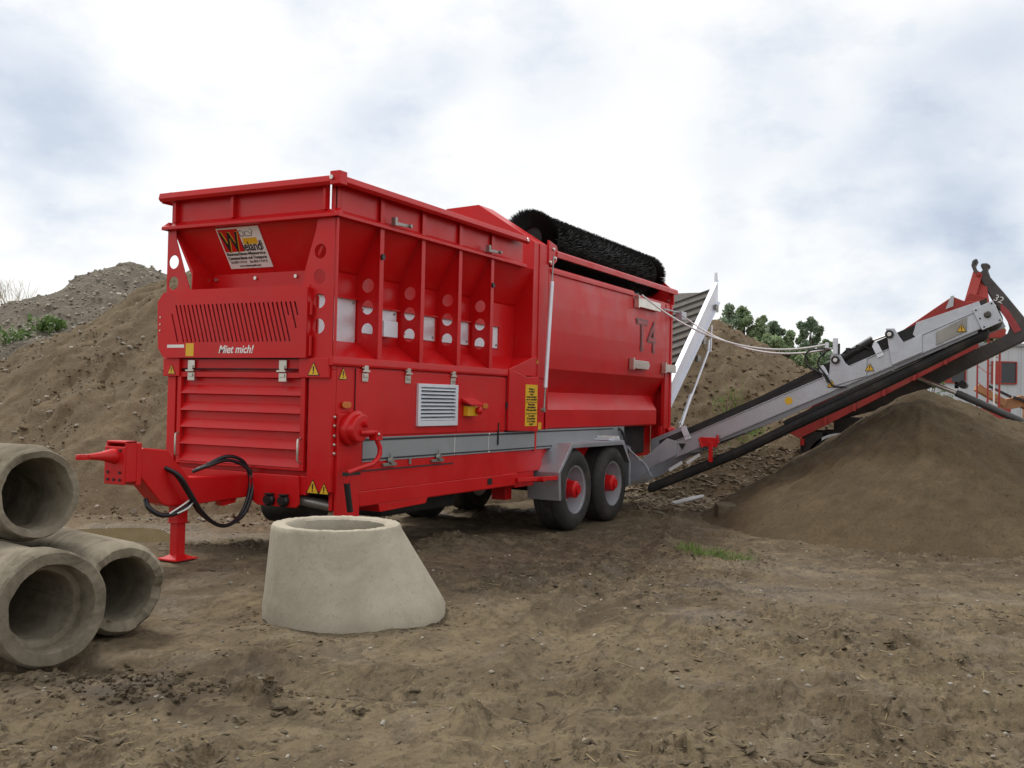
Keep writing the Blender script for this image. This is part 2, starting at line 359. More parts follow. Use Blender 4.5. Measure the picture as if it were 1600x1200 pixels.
def curve_mesh(cu, fn, mats):
    ob = bpy.data.objects.new('tmp', cu); me = bpy.data.meshes.new_from_object(ob); bpy.data.objects.remove(ob)
    c = np.empty(len(me.vertices)*3); me.vertices.foreach_get('co', c); c = c.reshape(-1, 3)
    c = np.array([fn(*p) for p in c]); me.vertices.foreach_set('co', c.ravel()); me.materials.clear()
    for m_ in mats: me.materials.append(M[m_])
    bm = bmesh.new(); bm.from_mesh(me); bmesh.ops.remove_doubles(bm, verts=bm.verts, dist=1e-5); bmesh.ops.recalc_face_normals(bm, faces=bm.faces); bm.to_mesh(me); bm.free()
    return me
def plate(name, outline, holes, plane, at, t, mat, parent):
    cu = bpy.data.curves.new('tmp', 'CURVE'); cu.dimensions = '2D'; cu.fill_mode = 'BOTH'; cu.extrude = t/2
    def spl(pts):
        s = cu.splines.new('POLY'); s.points.add(len(pts)-1); s.use_cyclic_u = True
        for p, (u, v) in zip(s.points, pts): p.co = (u, v, 0, 1)
    spl(outline)
    for h in holes:
        if len(h) == 3: spl([(h[0]+h[2]*math.cos(a), h[1]+h[2]*math.sin(a)) for a in np.linspace(0, 2*math.pi, 24, endpoint=False)])
        else: spl(h)
    P = PL[plane]
    return link(name, curve_mesh(cu, lambda u, v, w: P(u, v, w+at), [mat]), parent)
def text(name, s, o, u, v, size, mat, parent, width=None, shear=0.0, ext=.0012, offset=0.0, bold=0.0, align='LEFT'):
    cu = bpy.data.curves.new('tmp', 'FONT'); cu.body = s; cu.size = 1; cu.shear = shear; cu.offset = bold; cu.align_x = align; cu.space_line = .95
    o = V(*o); u = V(*u); v = V(*v); u = u/np.linalg.norm(u); v = v/np.linalg.norm(v); w = np.cross(u, v)
    ob = bpy.data.objects.new('tmp', cu); me = bpy.data.meshes.new_from_object(ob)
    xs = [p.co.x for p in me.vertices]; wid = max(xs)-min(xs); bpy.data.objects.remove(ob); bpy.data.meshes.remove(me)
    kx = width/wid if width else size
    cu.extrude = ext/size
    return link(name, curve_mesh(cu, lambda a, b_, c: tuple(o+u*a*kx+v*b_*size+w*(c*size+offset)), [mat]), parent)

# ------------------------------------------------------------------ noise in numpy
PERM = rng.permutation(512); GV = rng.random(512)*2-1
def vnoise(x, y):
    xi = np.floor(x).astype(int); yi = np.floor(y).astype(int); fx = x-xi; fy = y-yi
    fx = fx*fx*fx*(fx*(fx*6-15)+10); fy = fy*fy*fy*(fy*(fy*6-15)+10)
    h = lambda a, b_: GV[PERM[(PERM[a & 511]+b_) & 511]]
    return (h(xi, yi)*(1-fx)+h(xi+1, yi)*fx)*(1-fy)+(h(xi, yi+1)*(1-fx)+h(xi+1, yi+1)*fx)*fy
def fbm(x, y, lam, octv=4, gain=.5):
    s = 0; a = 1; c, sn = math.cos(.6), math.sin(.6); x = x/lam+17.3; y = y/lam-9.1; tot = 0
    for i in range(octv):
        s = s+a*vnoise(x, y); tot += a; a *= gain; x, y = (x*c-y*sn)*2.03+5.2, (x*sn+y*c)*2.03-3.7
    return s/tot
def ridge(x, y, lam, octv=3): return 1-np.abs(fbm(x, y, lam, octv))*2.2
def sstep(t): t = np.clip(t, 0, 1); return t*t*(3-2*t)
FH = V(.88100, .47313); RH = V(.47313, -.88100)
def WXY(X, D): return (CAM.x+FH[0]*D+RH[0]*X, CAM.y+FH[1]*D+RH[1]*X)
def toXD(x, y): dx = x-CAM.x; dy = y-CAM.y; return dx*RH[0]+dy*RH[1], dx*FH[0]+dy*FH[1]
PUD = (0.45, 3.35)
def ground_z(x, y):
    x = np.asarray(x, float); y = np.asarray(y, float); X, D = toXD(x, y)
    z = .225*sstep((3.2-x)/4.2)
    fade = sstep((60-D)/40)
    n = .045*fbm(x, y, 2.6, 3)+.016*fbm(x+40, y, .8, 3)
    # churned patches: chunky mud
    pm = sstep((fbm(x-13, y+7, 2.2, 3)+.10)/.35)
    ch = np.maximum(0, fbm(x*1.0, y*1.0, .26, 4, .6))**1.15
    n = n+pm*(.075*ch+.018*fbm(x, y, .075, 2))+.014*fbm(x, y+3, .13, 4, .65)+.03*np.maximum(0, fbm(X*.35, D*1.3+5, .16, 3)-.12)
    cl = fbm(x+3, y-2, .24, 5, .66); n = n+(.25+.75*pm)*(.020*sstep((cl-.16)/.06)+.012*sstep((fbm(x-8, y+5, .11, 4, .66)-.2)/.06))
    # tyre ruts crossing the foreground
    a = R_(-60); u = X*math.cos(a)+(D-5)*math.sin(a)
    for c0, w, dp, ang, ofs in ((0.4, .20, .045, -8, 0), (1.9, .22, .035, -6, 0), (-.2, .16, .04, 78, 3), (3.2, .2, .03, -14, 0)):
        aa = R_(ang); d = (D-4.6-c0)*math.cos(aa)-(X)*math.sin(aa)+.12*fbm(x, y, 1.8, 2)
        along = (D-4.6)*math.sin(aa)+X*math.cos(aa); tread = np.sign(np.sin(2*math.pi*(along+np.abs(d)*.6)/.15+np.where(d > 0, 1.5, 0)))*np.exp(-(d/(w*.8))**6)*(fbm(x-3, y, .9, 2) > -.12)
        n = n-dp*np.exp(-(d/w)**2)*(1+.5*fbm(x, y, .2, 2))+.0045*tread+dp*.7*np.exp(-((np.abs(d)-w*1.6)/(.5*w))**2)*(.6+ch*2)
    # hump beside the trailer, ridge of clods left of it
    n = n+.16*np.exp(-(((x-2.4)/.9)**2+((y-.1)/.55)**2))*(1+.5*fbm(x, y, .3, 3))
    n = n+.07*np.exp(-(((X+1.35)/.5)**2+((D-4.75)/.16)**2))*(.6+3*ch)
    # flat spots: wheels, jack, cone, pipes
    for cx, cy, r in ((4.78, -.05, .7), (6.05, -.05, .7), (-.78, 1.03, .4), (-1.60, -1.49, .85)):
        k = np.exp(-(((x-cx)**2+(y-cy)**2)/r**2)**2); n = n*(1-.85*k)
    pk = np.exp(-(((x-PUD[0])/.75)**2+((y-PUD[1])/1.15)**2)**1.5)
    n = n*(1-.6*pk)-.10*pk
    return z+n*fade
def poly_mesh(name, verts, quads, mat, smooth=True):
    me = bpy.data.meshes.new(name); nv = len(verts); nf = len(quads); k = quads.shape[1]
    me.vertices.add(nv); me.vertices.foreach_set('co', np.ascontiguousarray(verts, dtype=np.float32).ravel())
    me.loops.add(nf*k); me.loops.foreach_set('vertex_index', np.ascontiguousarray(quads, dtype=np.int32).ravel())
    me.polygons.add(nf); me.polygons.foreach_set('loop_start', np.arange(0, nf*k, k, dtype=np.int32))
    me.polygons.foreach_set('use_smooth', np.full(nf, smooth, dtype=bool)); me.update(calc_edges=True); me.validate()
    me.materials.append(M[mat] if isinstance(mat, str) else mat)
    return me
def grid_quads(ni, nj, wrap=False):
    i, j = np.meshgrid(np.arange(ni-1), np.arange(nj if wrap else nj-1), indexing='ij'); j2 = (j+1) % nj
    return np.stack([i*nj+j, i*nj+j2, (i+1)*nj+j2, (i+1)*nj+j], -1).reshape(-1, 4)
# ground: one sheet from the viewer's feet to the horizon, finer where it is near
ang_f = np.concatenate([np.linspace(-38, 38, 760, endpoint=False), np.linspace(38, 322, 110, endpoint=False)])
rad = np.concatenate([[.02, .5, 1.0], np.geomspace(1.5, 16, 560, endpoint=False), np.geomspace(16, 60, 120, endpoint=False), np.geomspace(60, 1500, 40)])
RR, AA = np.meshgrid(rad, np.radians(ang_f), indexing='ij'); Xg = RR*np.sin(AA); Dg = RR*np.cos(AA)
gx, gy = WXY(Xg, Dg); gz = ground_z(gx, gy)
vs = np.stack([gx, gy, gz], -1).reshape(-1, 3)
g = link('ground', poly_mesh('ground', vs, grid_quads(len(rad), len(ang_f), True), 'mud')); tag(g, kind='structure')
# puddle
pts = [(PUD[0]+.62*math.cos(t)*(1+.18*math.sin(3*t+1)+.1*math.sin(5*t)), PUD[1]+.95*math.sin(t)*(1+.15*math.cos(2*t))) for t in np.linspace(0, 2*math.pi, 60, endpoint=False)]
pz = float(ground_z(PUD[0], PUD[1]))+.028
mb = MB(); mb.add([(a, b_, pz) for a, b_ in pts], [tuple(range(60))]); tag(mb.obj('puddle', 'water'), kind='structure')

# ------------------------------------------------------------------ heaps (each a thing)
def heap_height(X, D, segs, slope, k, seedo, amp):
    hs = []
    for (x0, d0, h0, x1, d1, h1, r0) in segs:
        dx, dd = x1-x0, d1-d0; L = dx*dx+dd*dd+1e-9; t = np.clip(((X-x0)*dx+(D-d0)*dd)/L, 0, 1)
        dist = np.hypot(X-x0-t*dx, D-d0-t*dd); H = h0+(h1-h0)*t
        hs.append(H-slope*(np.sqrt(dist**2+r0**2)-r0))
    hs = np.array(hs); h = np.log(np.exp(hs*k).sum(0))/k
    a = sstep(h/.8)
    h = h+a*amp*(.28*fbm(X+seedo, D, 2.2, 3)+.16*fbm(X, D+seedo, .7, 4, .6)+.05*fbm(X*1.6+seedo, D*.35, .4, 3))+amp*.05*fbm(X+seedo, D, .16, 3, .6)+amp*.05*a*np.maximum(0, ridge(X-seedo, D*.4, .5))
    return h
HEAPS = {}
HX = {}
def heap(name, label, segs, slope, xr, dr, res, mat, seedo, amp=1.0, k=3.0, base=0.0):
    Xs = np.arange(xr[0], xr[1], res); Ds = np.arange(dr[0], dr[1], res); XX, DD = np.meshgrid(Xs, Ds, indexing='ij')
    h = heap_height(XX, DD, segs, slope, k, seedo, amp)+base
    if seedo in (31.9, 11.7):
        cx_, cd_ = segs[0][0], segs[0][1]; th_ = np.arctan2(XX-cx_, cd_-DD); rr_ = np.hypot(XX-cx_, DD-cd_); gl = fbm(th_*6, rr_*.35, .7, 4, .6); h = h+(.055 if seedo > 20 else .16)*gl*np.clip(rr_/1.5, 0, 1)*sstep(h/.5)
    wx, wy = WXY(XX, DD); g0 = .225*sstep((3.2-wx)/4.2); z = np.maximum(h+g0, -.6)
    q = grid_quads(len(Xs), len(Ds)); zz = z.ravel(); keep = (zz[q].max(1) > -.25)
    o = link(name, poly_mesh(name, np.stack([wx, wy, z], -1).reshape(-1, 3), q[keep], mat)); tag(o, label, 'soil heap')
    HEAPS[label] = (segs, slope, k, seedo, amp, base)
    return o
def heap_z(label, X, D):
    segs, slope, k, so, amp, base = HEAPS[label]; wx, wy = WXY(X, D)
    return heap_height(X, D, segs, slope, k, so, amp)+base+.225*sstep((3.2-wx)/4.2)
LA = 'tall grey gravelly heap at the far left behind the brown heap'
LB = 'big brown soil heap behind the drawbar and front of the red machine'
LC = 'brown stony heap behind the galvanised rear conveyor'
LD = 'fine dark soil heap under the head of the long side conveyor'
heap('gravel_heap', LA, [(-10.5, 27, 4.95, -8.2, 27.5, 4.55, .5), (-8.2, 27, 4.3, -5, 27.5, 3.6, .8)], .535, (-23, 2), (17, 36), .09, 'heapgrey', 3.1)
heap('soil_heap', LB, [(-6.0, 20.5, 4.40, -5.2, 21.5, 4.5, .5), ], .66, (-19, 0.5), (12.2, 27), .055, 'heapbrown', 11.7, 1.0)
heap('soil_heap', LC, [(4.6, 24, 3.5, 4.9, 24.2, 3.45, .5), (4.9, 24, 2.9, 8.4, 24.2, 1.9, .5), (4.6, 24, 3.2, 1.5, 24, 2.4, .5)], .62, (-3, 19), (16.5, 31), .055, 'heapback', 21.3, 1.1)
heap('soil_heap', LD, [(5.95, 14.4, 1.97, 6.05, 14.5, 1.95, .15), (6.7, 14.7, 1.45, 11.5, 14.4, 1.42, .3)], .66, (.5, 15), (8.8, 19), .032, 'heapsand', 31.9, .55, k=5)
heap('soil_heap', 'low dark soil ridge at the right edge behind the fine soil heap', [(8.6, 17.2, .95, 14, 18.0, 1.15, .4)], .65, (6, 20), (14.6, 21), .06, 'heapsand', 41.9, 1.2, k=5)
#SPLIT
# ------------------------------------------------------------------ the trommel screening trailer
T = tag(empty('trommel_screen', (3.0, 1.03, 0)), 'large red mobile trommel screen trailer with black cleaning brush, galvanised conveyors and twin wheels', 'screening machine')
W = 2.06
def sticker(parent, o, u, v, s):
    o = V(*o); u = V(*u); v = V(*v); w = np.cross(u, v); mb = MB()
    def tri(k, h, m): mb.mat(m).prism([(-k, 0), (k, 0), (0, k*1.78)], 'xy', 0, h)
    tri(.5, .001, 1); vs = list(mb.v)
    mb2 = MB(); mb2.cm = 1; mb2.prism([(-.5, 0), (.5, 0), (0, .89)], 'xy', 0, .0015); mb2.cm = 0; mb2.prism([(-.41, .05), (.41, .05), (0, .79)], 'xy', .001, .0035)
    mb2.cm = 1; mb2.prism([(-.045, .27), (.045, .27), (.06, .60), (-.06, .60)], 'xy', .003, .005); mb2.prism([(-.05, .13), (.05, .13), (.05, .22), (-.05, .22)], 'xy', .003, .005)
    mb2.v = [tuple(o+u*x*s+v*y*s+w*z) for x, y, z in mb2.v]
    return mb2.obj('warning_sticker', ['yellow', 'black'], parent)
FU, FV = (0, -1, 0), (0, 0, 1)         # reading direction on the front face
SU, SV = (1, 0, 0), (0, 0, 1)          # and on the long side

# hopper
mb = MB()
for dx in (0, .012):
    mb.add([(.02+dx, .02, 3.32), (.02+dx, W-.02, 3.32), (.30+dx, W-.25, 2.88), (.30+dx, .25, 2.88), (.30+dx, W-.27, 2.70), (.30+dx, .27, 2.70)], [(0, 1, 2, 3), (3, 2, 4, 5)])
mb.box(-.02, .315, .27, W-.27, 2.675, 2.70)
mb.prism([(0, 3.32), (.25, 2.88), (.27, 2.86), (.27, 2.22), (0, 2.05), (0, 2.03), (.285, 2.2), (.285, 2.88), (.015, 3.33)], 'yz', .02, 3.95)
mb.prism([(W-0, 3.32), (W-.25, 2.88), (W-.27, 2.86), (W-.27, 2.22), (W, 2.05), (W, 2.03), (W-.285, 2.2), (W-.285, 2.88), (W-.015, 3.33)], 'yz', .02, 3.95)
mb.box(.02, 3.95, .1, W-.1, 2.04, 2.06); mb.box(.30, .314, .27, W-.27, 2.04, 2.67)
mb.obj('hopper_wall', 'red', T)
mb = MB()  # upper band
mb.box(0, .012, .085, W-.02, 3.34, 3.64); mb.box(.062, 3.62, 0, .012, 3.34, 3.64); mb.box(.0, 3.62, W-.012, W, 3.34, 3.64)
mb.box(.0, .03, .035, .06, 3.34, 3.62); mb.box(.0, .012, .0, .035, 3.34, 3.62); mb.box(.0, .06, .0, .012, 3.34, 3.62)
mb.box(-.05, 0, 1.20, 1.235, 3.37, 3.59); mb.box(-.05, 0, 1.96, 1.99, 3.37, 3.59); mb.box(-.05, 0, .09, .12, 3.37, 3.59)
mb.obj('hopper_band', 'red', T, .003)
mb = MB()  # rim
prof = [(-.10, 3.57), (-.13, 3.60), (-.115, 3.655), (.0, 3.68), (.02, 3.68), (.02, 3.64), (-.03, 3.63), (-.09, 3.60)]
mb.prism([(a, z) for a, z in prof], 'xz', -.02, W+.06)
mb.prism([(a, z) for a, z in prof], 'yz', -.04, 3.56)
mb.prism([(W-a, z) for a, z in prof], 'yz', -.04, 3.56)
mb.box(-.13, -.02, -.13, -.02, 3.57, 3.69)
rim = mb.obj('hopper_rim', 'red', T, .006)
mb = MB(); mb.lathe([(0, -.012), (.02, -.012), (.02, .012), (0, .012)], (-.14, -.05, 3.63), (1, 0, 0), 12); mb.lathe([(0, -.012), (.022, -.012), (.022, .02), (0, .02)], (3.50, -.12, 3.62), (0, 1, 0), 12)
mb.obj('bolt', 'chrome', rim)
mb = MB(); mb.prism([(-.07, 3.30), (-.07, 3.33), (0, 3.38), (.02, 3.38), (.02, 3.30)], 'xz', -.06, W+.07)
mb.prism([(-.065, 3.30), (-.065, 3.33), (0, 3.375), (.02, 3.375), (.02, 3.30)], 'yz', -.05, 3.6); mb.prism([(W+.065, 3.30), (W+.065, 3.33), (W, 3.375), (W-.02, 3.375), (W-.02, 3.30)], 'yz', -.05, 3.6)
mb.obj('hopper_flange', 'red', T, .004)
# front corner plates with round holes
for s in (0, 1):
    Y = (lambda y: y) if s == 0 else (lambda y: W-y)
    out = [(Y(0), 2.03), (Y(0), 3.31), (Y(.2), 3.31), (Y(.22), 3.2), (Y(.33), 2.86), (Y(.36), 2.70), (Y(.36), 2.03)]
    hol = [(Y(.165), z, .068) for z in ((3.0, 2.77, 2.55, 2.32) if s == 0 else (2.98, 2.79))]
    if s: hol = [(W-.05, 2.985, .068), (W-.05, 2.775, .068)]
    if s: out = [(W+.0, 2.03), (W+.04, 2.03), (W+.04, 3.31), (W-.07, 3.31), (W-.08, 3.2), (W-.21, 2.86), (W-.28, 2.70), (W-.28, 2.03)]
    plate('corner_plate', out, hol, 'yz', -.004, .01, 'red', T)
# posts and webs
for i, x in enumerate((-.02, .67, 1.39, 2.12, 2.83)):
    z0 = 2.04
    mb = MB(); mb.box(x-.032, x+.032, -.03, -.018, z0, 3.60) if i else mb.box(-.02, .012, -.028, -.018, z0, 3.31)
    if i: mb.box(x-.008, x+.008, -.018, 0, 3.38, 3.60)
    po = mb.obj('post', 'red', T, .002)
    if i: plate('web', [(-.018, 2.045), (-.018, 3.30), (.0, 3.30), (.25, 2.885), (.272, 2.86), (.272, 2.22), (.0, 2.05)], [(.125, z, .068) for z in (2.76, 2.55, 2.33)], 'yz', x, .008, 'red', po)
    if i in (1, 4):
        mb = MB(); mb.lathe([(0, 0), (.028, 0), (.028, .02), (0, .02)], (x, -.03, 3.03 if i == 1 else 3.0), (0, -1, 0), 14); mb.obj('grommet', 'black', po)
# galvanised inspection plates in the bays
for x0, x1, z0, z1 in ((.04, .65, 2.20, 2.62), (.72, 1.34, 2.31, 2.57), (1.44, 2.07, 2.31, 2.57), (2.17, 2.79, 2.31, 2.57), (2.88, 3.49, 2.31, 2.57)):
    mb = MB(); mb.box(x0, x1, .255, .266, z0, z1); ip = mb.obj('inspection_plate', 'galv_bright', T, .002)
    mb = MB(); mb.box(x0-.02, x1+.02, .22, .268, z1, z1+.015); 
    if x0 > 1: mb.box(x1, x1+.012, .24, .268, z0-.01, z1+.015)
    mb.obj('trim', 'red', ip)
    mb = MB(); [mb.lathe([(0, 0), (.012, 0), (.012, .012), (0, .012)], (xx, .255, zz), (0, -1, 0), 8) for xx in (x0+.04, x1-.04) for zz in ((z1-.03,) if x0 < 1 else (z0+.04, ))]; mb.obj('bolt', 'steel', ip)
mb = MB(); mb.box(.98, 1.22, .15, .25, 2.29, 2.45); mb.obj('hatch_box', 'galv_bright', T, .004)
# small latches on the hopper flange
for x in (.78, 2.62):
    mb = MB(); mb.bar((x, -.09, 3.37), (x+.26, -.09, 3.38), .012, .03); mb.box(x, x+.04, -.1, -.05, 3.35, 3.43); mb.lathe([(0, 0), (.02, 0), (.02, .03), (0, .03)], (x+.25, -.09, 3.38), (0, -1, 0), 10)
    mb.obj('toggle_latch', 'steel', T, .002)
mb = MB()
for y in (1.73, 1.21, .70): mb.lathe([(0, 0), (.018, 0), (.018, .02), (0, .02)], (.30, y, 2.83), (-1, 0, 0), 10)
mb.obj('bolt', 'chrome', T)

# sign on the hopper slope
sl = V(.28, 0, -.44); sl /= np.linalg.norm(sl); up = -sl; nrm = V(-up[2], 0, up[0]); nrm = np.cross(V(0, -1, 0), up)
def onslope(y, d): return V(.02, y, 3.32)+sl*d
o0 = onslope(1.50, .46)+nrm*.004
def sgn(u, v, h): return tuple(o0+V(0, -1, 0)*u+up*v+nrm*h)
def rect(mb, a, b_, c, d, h0, h1):
    vs = [sgn(u, v, h) for h in (h0, h1) for u, v in ((a, c), (b_, c), (b_, d), (a, d))]
    mb.add(vs, [(0, 1, 2, 3), (4, 5, 6, 7), (0, 1, 5, 4), (1, 2, 6, 5), (2, 3, 7, 6), (3, 0, 4, 7)])
mb = MB(); rect(mb, 0, .54, 0, .43, 0, .006); sb = mb.obj('sign_board', 'white', T)
mb = MB(); rect(mb, .015, .27, .18, .415, .006, .0075); mb.obj('red_field', 'red', sb)
mb = MB(); rect(mb, .29, .47, .25, .315, .006, .0075); mb.obj('yellow_field', 'yellow', sb)
U_, V_ = (0, -1, 0), tuple(up)
text('lettering', 'W', sgn(.035, .183, .0085), U_, V_, .29, 'yellow', sb, width=.235, bold=.03)
text('lettering', 'W', sgn(.025, .183, .0095), U_, V_, .29, 'black', sb, width=.235, bold=.02)
text('lettering', 'ieland', sgn(.255, .185, .0085), U_, V_, .135, 'dark', sb, width=.235, bold=.015)
text('lettering', 'GmbH', sgn(.515, .19, .0085), V_, (0, 1, 0), .03, 'dark', sb, width=.09)
text('lettering', 'Baumaschinen-Mietservice', sgn(.02, .142, .0085), U_, V_, .045, 'dark', sb, width=.49, bold=.01)
text('lettering', 'Containerdienst und Transporte', sgn(.02, .098, .0085), U_, V_, .045, 'dark', sb, width=.49, bold=.01)
text('lettering', 'Tel. 03571 / 9 16 24      Fax. 03571 / 79 67 12', sgn(.03, .058, .0085), U_, V_, .034, 'dark', sb, width=.47)
text('lettering', 'www.wieland-gmbh.com', sgn(.13, .02, .0085), U_, V_, .03, 'dark', sb, width=.27)
mb = MB(); mb.tube([sgn(.30+.0*t, .33, .009) for t in (0,)]+[sgn(.30+.03*math.cos(t), .365+.03*math.sin(t), .009) for t in np.linspace(3, 9, 12)], .003, 6); mb.tube([sgn(.38+.035*math.cos(t), .35+.03*math.sin(t)+.02*t/6, .009) for t in np.linspace(0, 5, 12)], .003, 6); mb.tube([sgn(.33, .34, .009), sgn(.42, .335, .009), sgn(.45, .39, .009), sgn(.42, .405, .009)], .003, 6)
mb.obj('emblem', 'steel', sb)

# grille panel at the front
slots = []
for i in range(31):
    y = 1.93-.0535*i; a, b_ = 2.545, 2.18
    if i < 2: a = 2.46
    yb = y-.115*(a-b_)/.365
    if i >= 28: b_ = (2.42, 2.30, 2.42)[i-28]; yb = y-.115*(a-b_)/.365
    if y > 1.88: continue
    slots.append([(y, a), (y-.020, a), (yb-.020, b_), (yb, b_)])
gp = plate('grille_panel', [(.17, 2.03), (1.97, 2.03), (2.05, 2.13), (2.07, 2.58), (1.99, 2.675), (.17, 2.675)], slots, 'yz', -.15, .008, 'red', T)
mb = MB(); mb.box(-.146, .0, .165, .175, 2.03, 2.67); mb.box(-.145, .0, .175, 1.97, 2.03, 2.04); mb.box(-.145, 0, .175, 1.98, 2.66, 2.668); mb.obj('panel_return', 'red', gp)
mb = MB(); mb.box(-.06, -.05, .35, 1.78, 2.05, 2.65); mb.obj('inner_screen', 'maroon', gp)
mb = MB(); mb.box(-.154, -.1545, 1.69, 1.92, 2.128, 2.158); mb.obj('reflective_strip', 'white', gp)
mb = MB(); mb.box(-.1545, -.1555, 1.56, 1.665, 2.045, 2.17); mb.obj('yellow_label', 'yellow', gp)
mb = MB()
for z in (2.43, 2.36, 2.30): mb.lathe([(0, 0), (.009, 0), (.009, .008), (0, .008)], (-.154, 2.02, z), (-1, 0, 0), 8)
mb.obj('rivet', 'chrome', gp)
text('lettering', 'Miet mich!', (-.1555, 1.235, 2.075), FU, FV, .105, 'white', gp, width=.44, shear=.28, bold=.02)
mb = MB(); mb.box(-.02, .0, .155, .178, 2.1, 2.6); mb.lathe([(.015, 0), (.015, .18)], (-.12, .15, 2.05), (0, 0, 1), 8); mb.lathe([(.015, 0), (.015, .12)], (-.12, .15, 2.42), (0, 0, 1), 8); mb.obj('panel_hinge', 'red', gp)
mb = MB(); mb.prism([(.155, 2.05), (.09, 2.05), (.13, 2.10)], 'yz', -.06, -.02); mb.obj('lamp_socket', 'black', gp, .004)

gp.location += Vector((.08, .08, 0))

# front cabinet: pillars, header, recess, louvred door
mb = MB()
mb.box(-.0, .06, .0, .27, .82, 1.924); mb.box(0, .06, 1.95, W, .98, 1.924); mb.box(0, .06, .0, W, 1.925, 2.03); mb.box(.061, .075, .1, 2.0, .85, 1.95); mb.box(-.0, .06, .27, 1.95, .78, .955)
mb.box(0, .012, 1.7, W, 2.03, 2.1)
mb.obj('front_frame', 'red', T, .012)
mb = MB(); mb.box(-.035, -.0, .02, .36, 1.85, 2.03); mb.box(-.035, 0, W-.19, W+.03, 1.85, 2.03); mb.obj('gusset', 'red', T, .006)
mb = MB(); mb.box(-.006, -.001, .40, 1.85, 2.018, 2.028); mb.box(-.006, -.001, .40, 1.85, 1.927, 1.934); mb.obj('seam', 'dark', T)
z0, z1, y0, y1 = 1.0, 1.895, .30, 1.91
mb = MB(); mb.box(-.012, .03, y0, y0+.05, z0, z1); mb.box(-.012, .03, y1-.05, y1, z0, z1); mb.box(-.012, .03, y0+.05, y1-.05, z1-.05, z1); mb.box(-.012, .03, y0+.05, y1-.05, z0, z0+.02)
n = 5; h = (z1-.05-z0-.02)/n; prof = []
for i in range(n):
    zt = z1-.05-i*h; prof += [(.042, zt-.004), (.040, zt-h*.46), (-.016, zt-h*.97)]
prof += [(.042, z0+.02)]
mb.prism(prof+[(.055, z0+.02), (.055, z1-.05)], 'xz', y0+.05, y1-.05)
dr = mb.obj('front_door', 'red', T, .003)
for y in (.335, 1.875):
    mb = MB(); mb.tube([(-.012, y, 1.30), (-.05, y, 1.285), (-.055, y, 1.26), (-.055, y, 1.11), (-.05, y, 1.085), (-.012, y, 1.07)], .010, 8); mb.obj('handle', 'chrome', dr)
def toggle(parent, o, u, w):
    o = V(*o); u = V(*u); w = V(*w); z = V(0, 0, 1); mb = MB()
    def bx(a, b_, c, d, e_, f_):
        vs = [tuple(o+u*x+z*y+w*q) for x in (a, b_) for y in (c, d) for q in (e_, f_)]
        mb.add(vs, [(0, 1, 3, 2), (4, 6, 7, 5), (0, 4, 5, 1), (2, 3, 7, 6), (0, 2, 6, 4), (1, 5, 7, 3)])
    bx(-.045, .045, .02, .10, 0, .012); bx(-.045, .045, -.10, -.02, 0, .012); bx(-.03, .03, .005, .05, .012, .025); bx(-.03, .03, -.06, -.03, .012, .025); bx(-.06, .05, -.012, .006, .015, .03)
    mb.obj('hinge', 'chrome', parent, .003)
toggle(dr, (-.013, .56, 1.91), FU, (-1, 0, 0)); toggle(dr, (-.013, 1.72, 1.91), FU, (-1, 0, 0))
for o, s in (((-.037, .185, 1.87), .14), ((-.037, 1.97, 1.87), .11)): sticker(T, o, FU, FV, s)
for o, s in (((-.002, .19, .80), .15), ((-.002, .06, .80), .12)): sticker(T, o, FU, FV, s)
sticker(T, (.15, -.002, 1.84), SU, SV, .13)

# lower front beam with sockets
mb = MB(); mb.prism([(.34, .955), (1.0, .955), (.96, .75), (.86, .68), (.82, .66), (.36, .66), (.33, .69), (.33, .78)], 'yz', -.03, .0)
sp = mb.obj('socket_plate', 'red', T, .008)
for y in (.49, .66):
    mb = MB(); mb.lathe([(0, 0), (.058, 0), (.058, .03), (.042, .045), (.042, .06), (0, .06)], (-.03, y, .72), (-1, 0, 0), 20); mb.box(-.095, -.03, y-.05, y+.03, .77, .782); mb.obj('trailer_socket', 'black', sp, .002)

# lower side body
mb = MB()
mb.box(.063, 3.25, 0.0, .05, .80, 1.964); mb.box(.44, 3.60, -.004, .06, .66, .80); mb.box(.05, 3.62, .012, .05, .65, 1.1); mb.box(3.6, 4.3, .02, .06, .8, 1.33); mb.box(3.6, 4.1, .03, .08, .62, .82)
mb.box(4.03, 4.075, -.012, .02, 1.05, 1.33)
mb.box(.05, 4.2, W-.05, W, .66, 2.0)
mb.obj('side_body', 'red', T, .006)
mb = MB(); mb.prism([(-.03, 1.965), (-.035, 1.985), (-.03, 2.045), (.02, 2.05), (.02, 1.965)], 'yz', -.03, 3.25); mb.obj('side_sill', 'red', T, .004)
mb = MB(); mb.box(.335, 2.125, -.014, .0, 1.325, 1.945); d1 = mb.obj('side_door', 'red', T, .004)
mb = MB(); mb.box(2.137, 3.235, -.014, .0, 1.325, 1.945); d2 = mb.obj('side_door', 'red', T, .004)
toggle(d1, (.46, -.015, 1.93), SU, (0, -1, 0)); toggle(d1, (1.17, -.015, 1.93), SU, (0, -1, 0)); toggle(d1, (2.03, -.015, 1.93), SU, (0, -1, 0))
mb = MB(); mb.box(.33, .336, -.010, -.004, 1.33, 1.95); mb.box(3.236, 3.248, -.012, -.004, 1.33, 1.96); mb.box(3.236, 3.26, -.03, -.004, 1.58, 1.66); mb.obj('seam', 'dark', T)
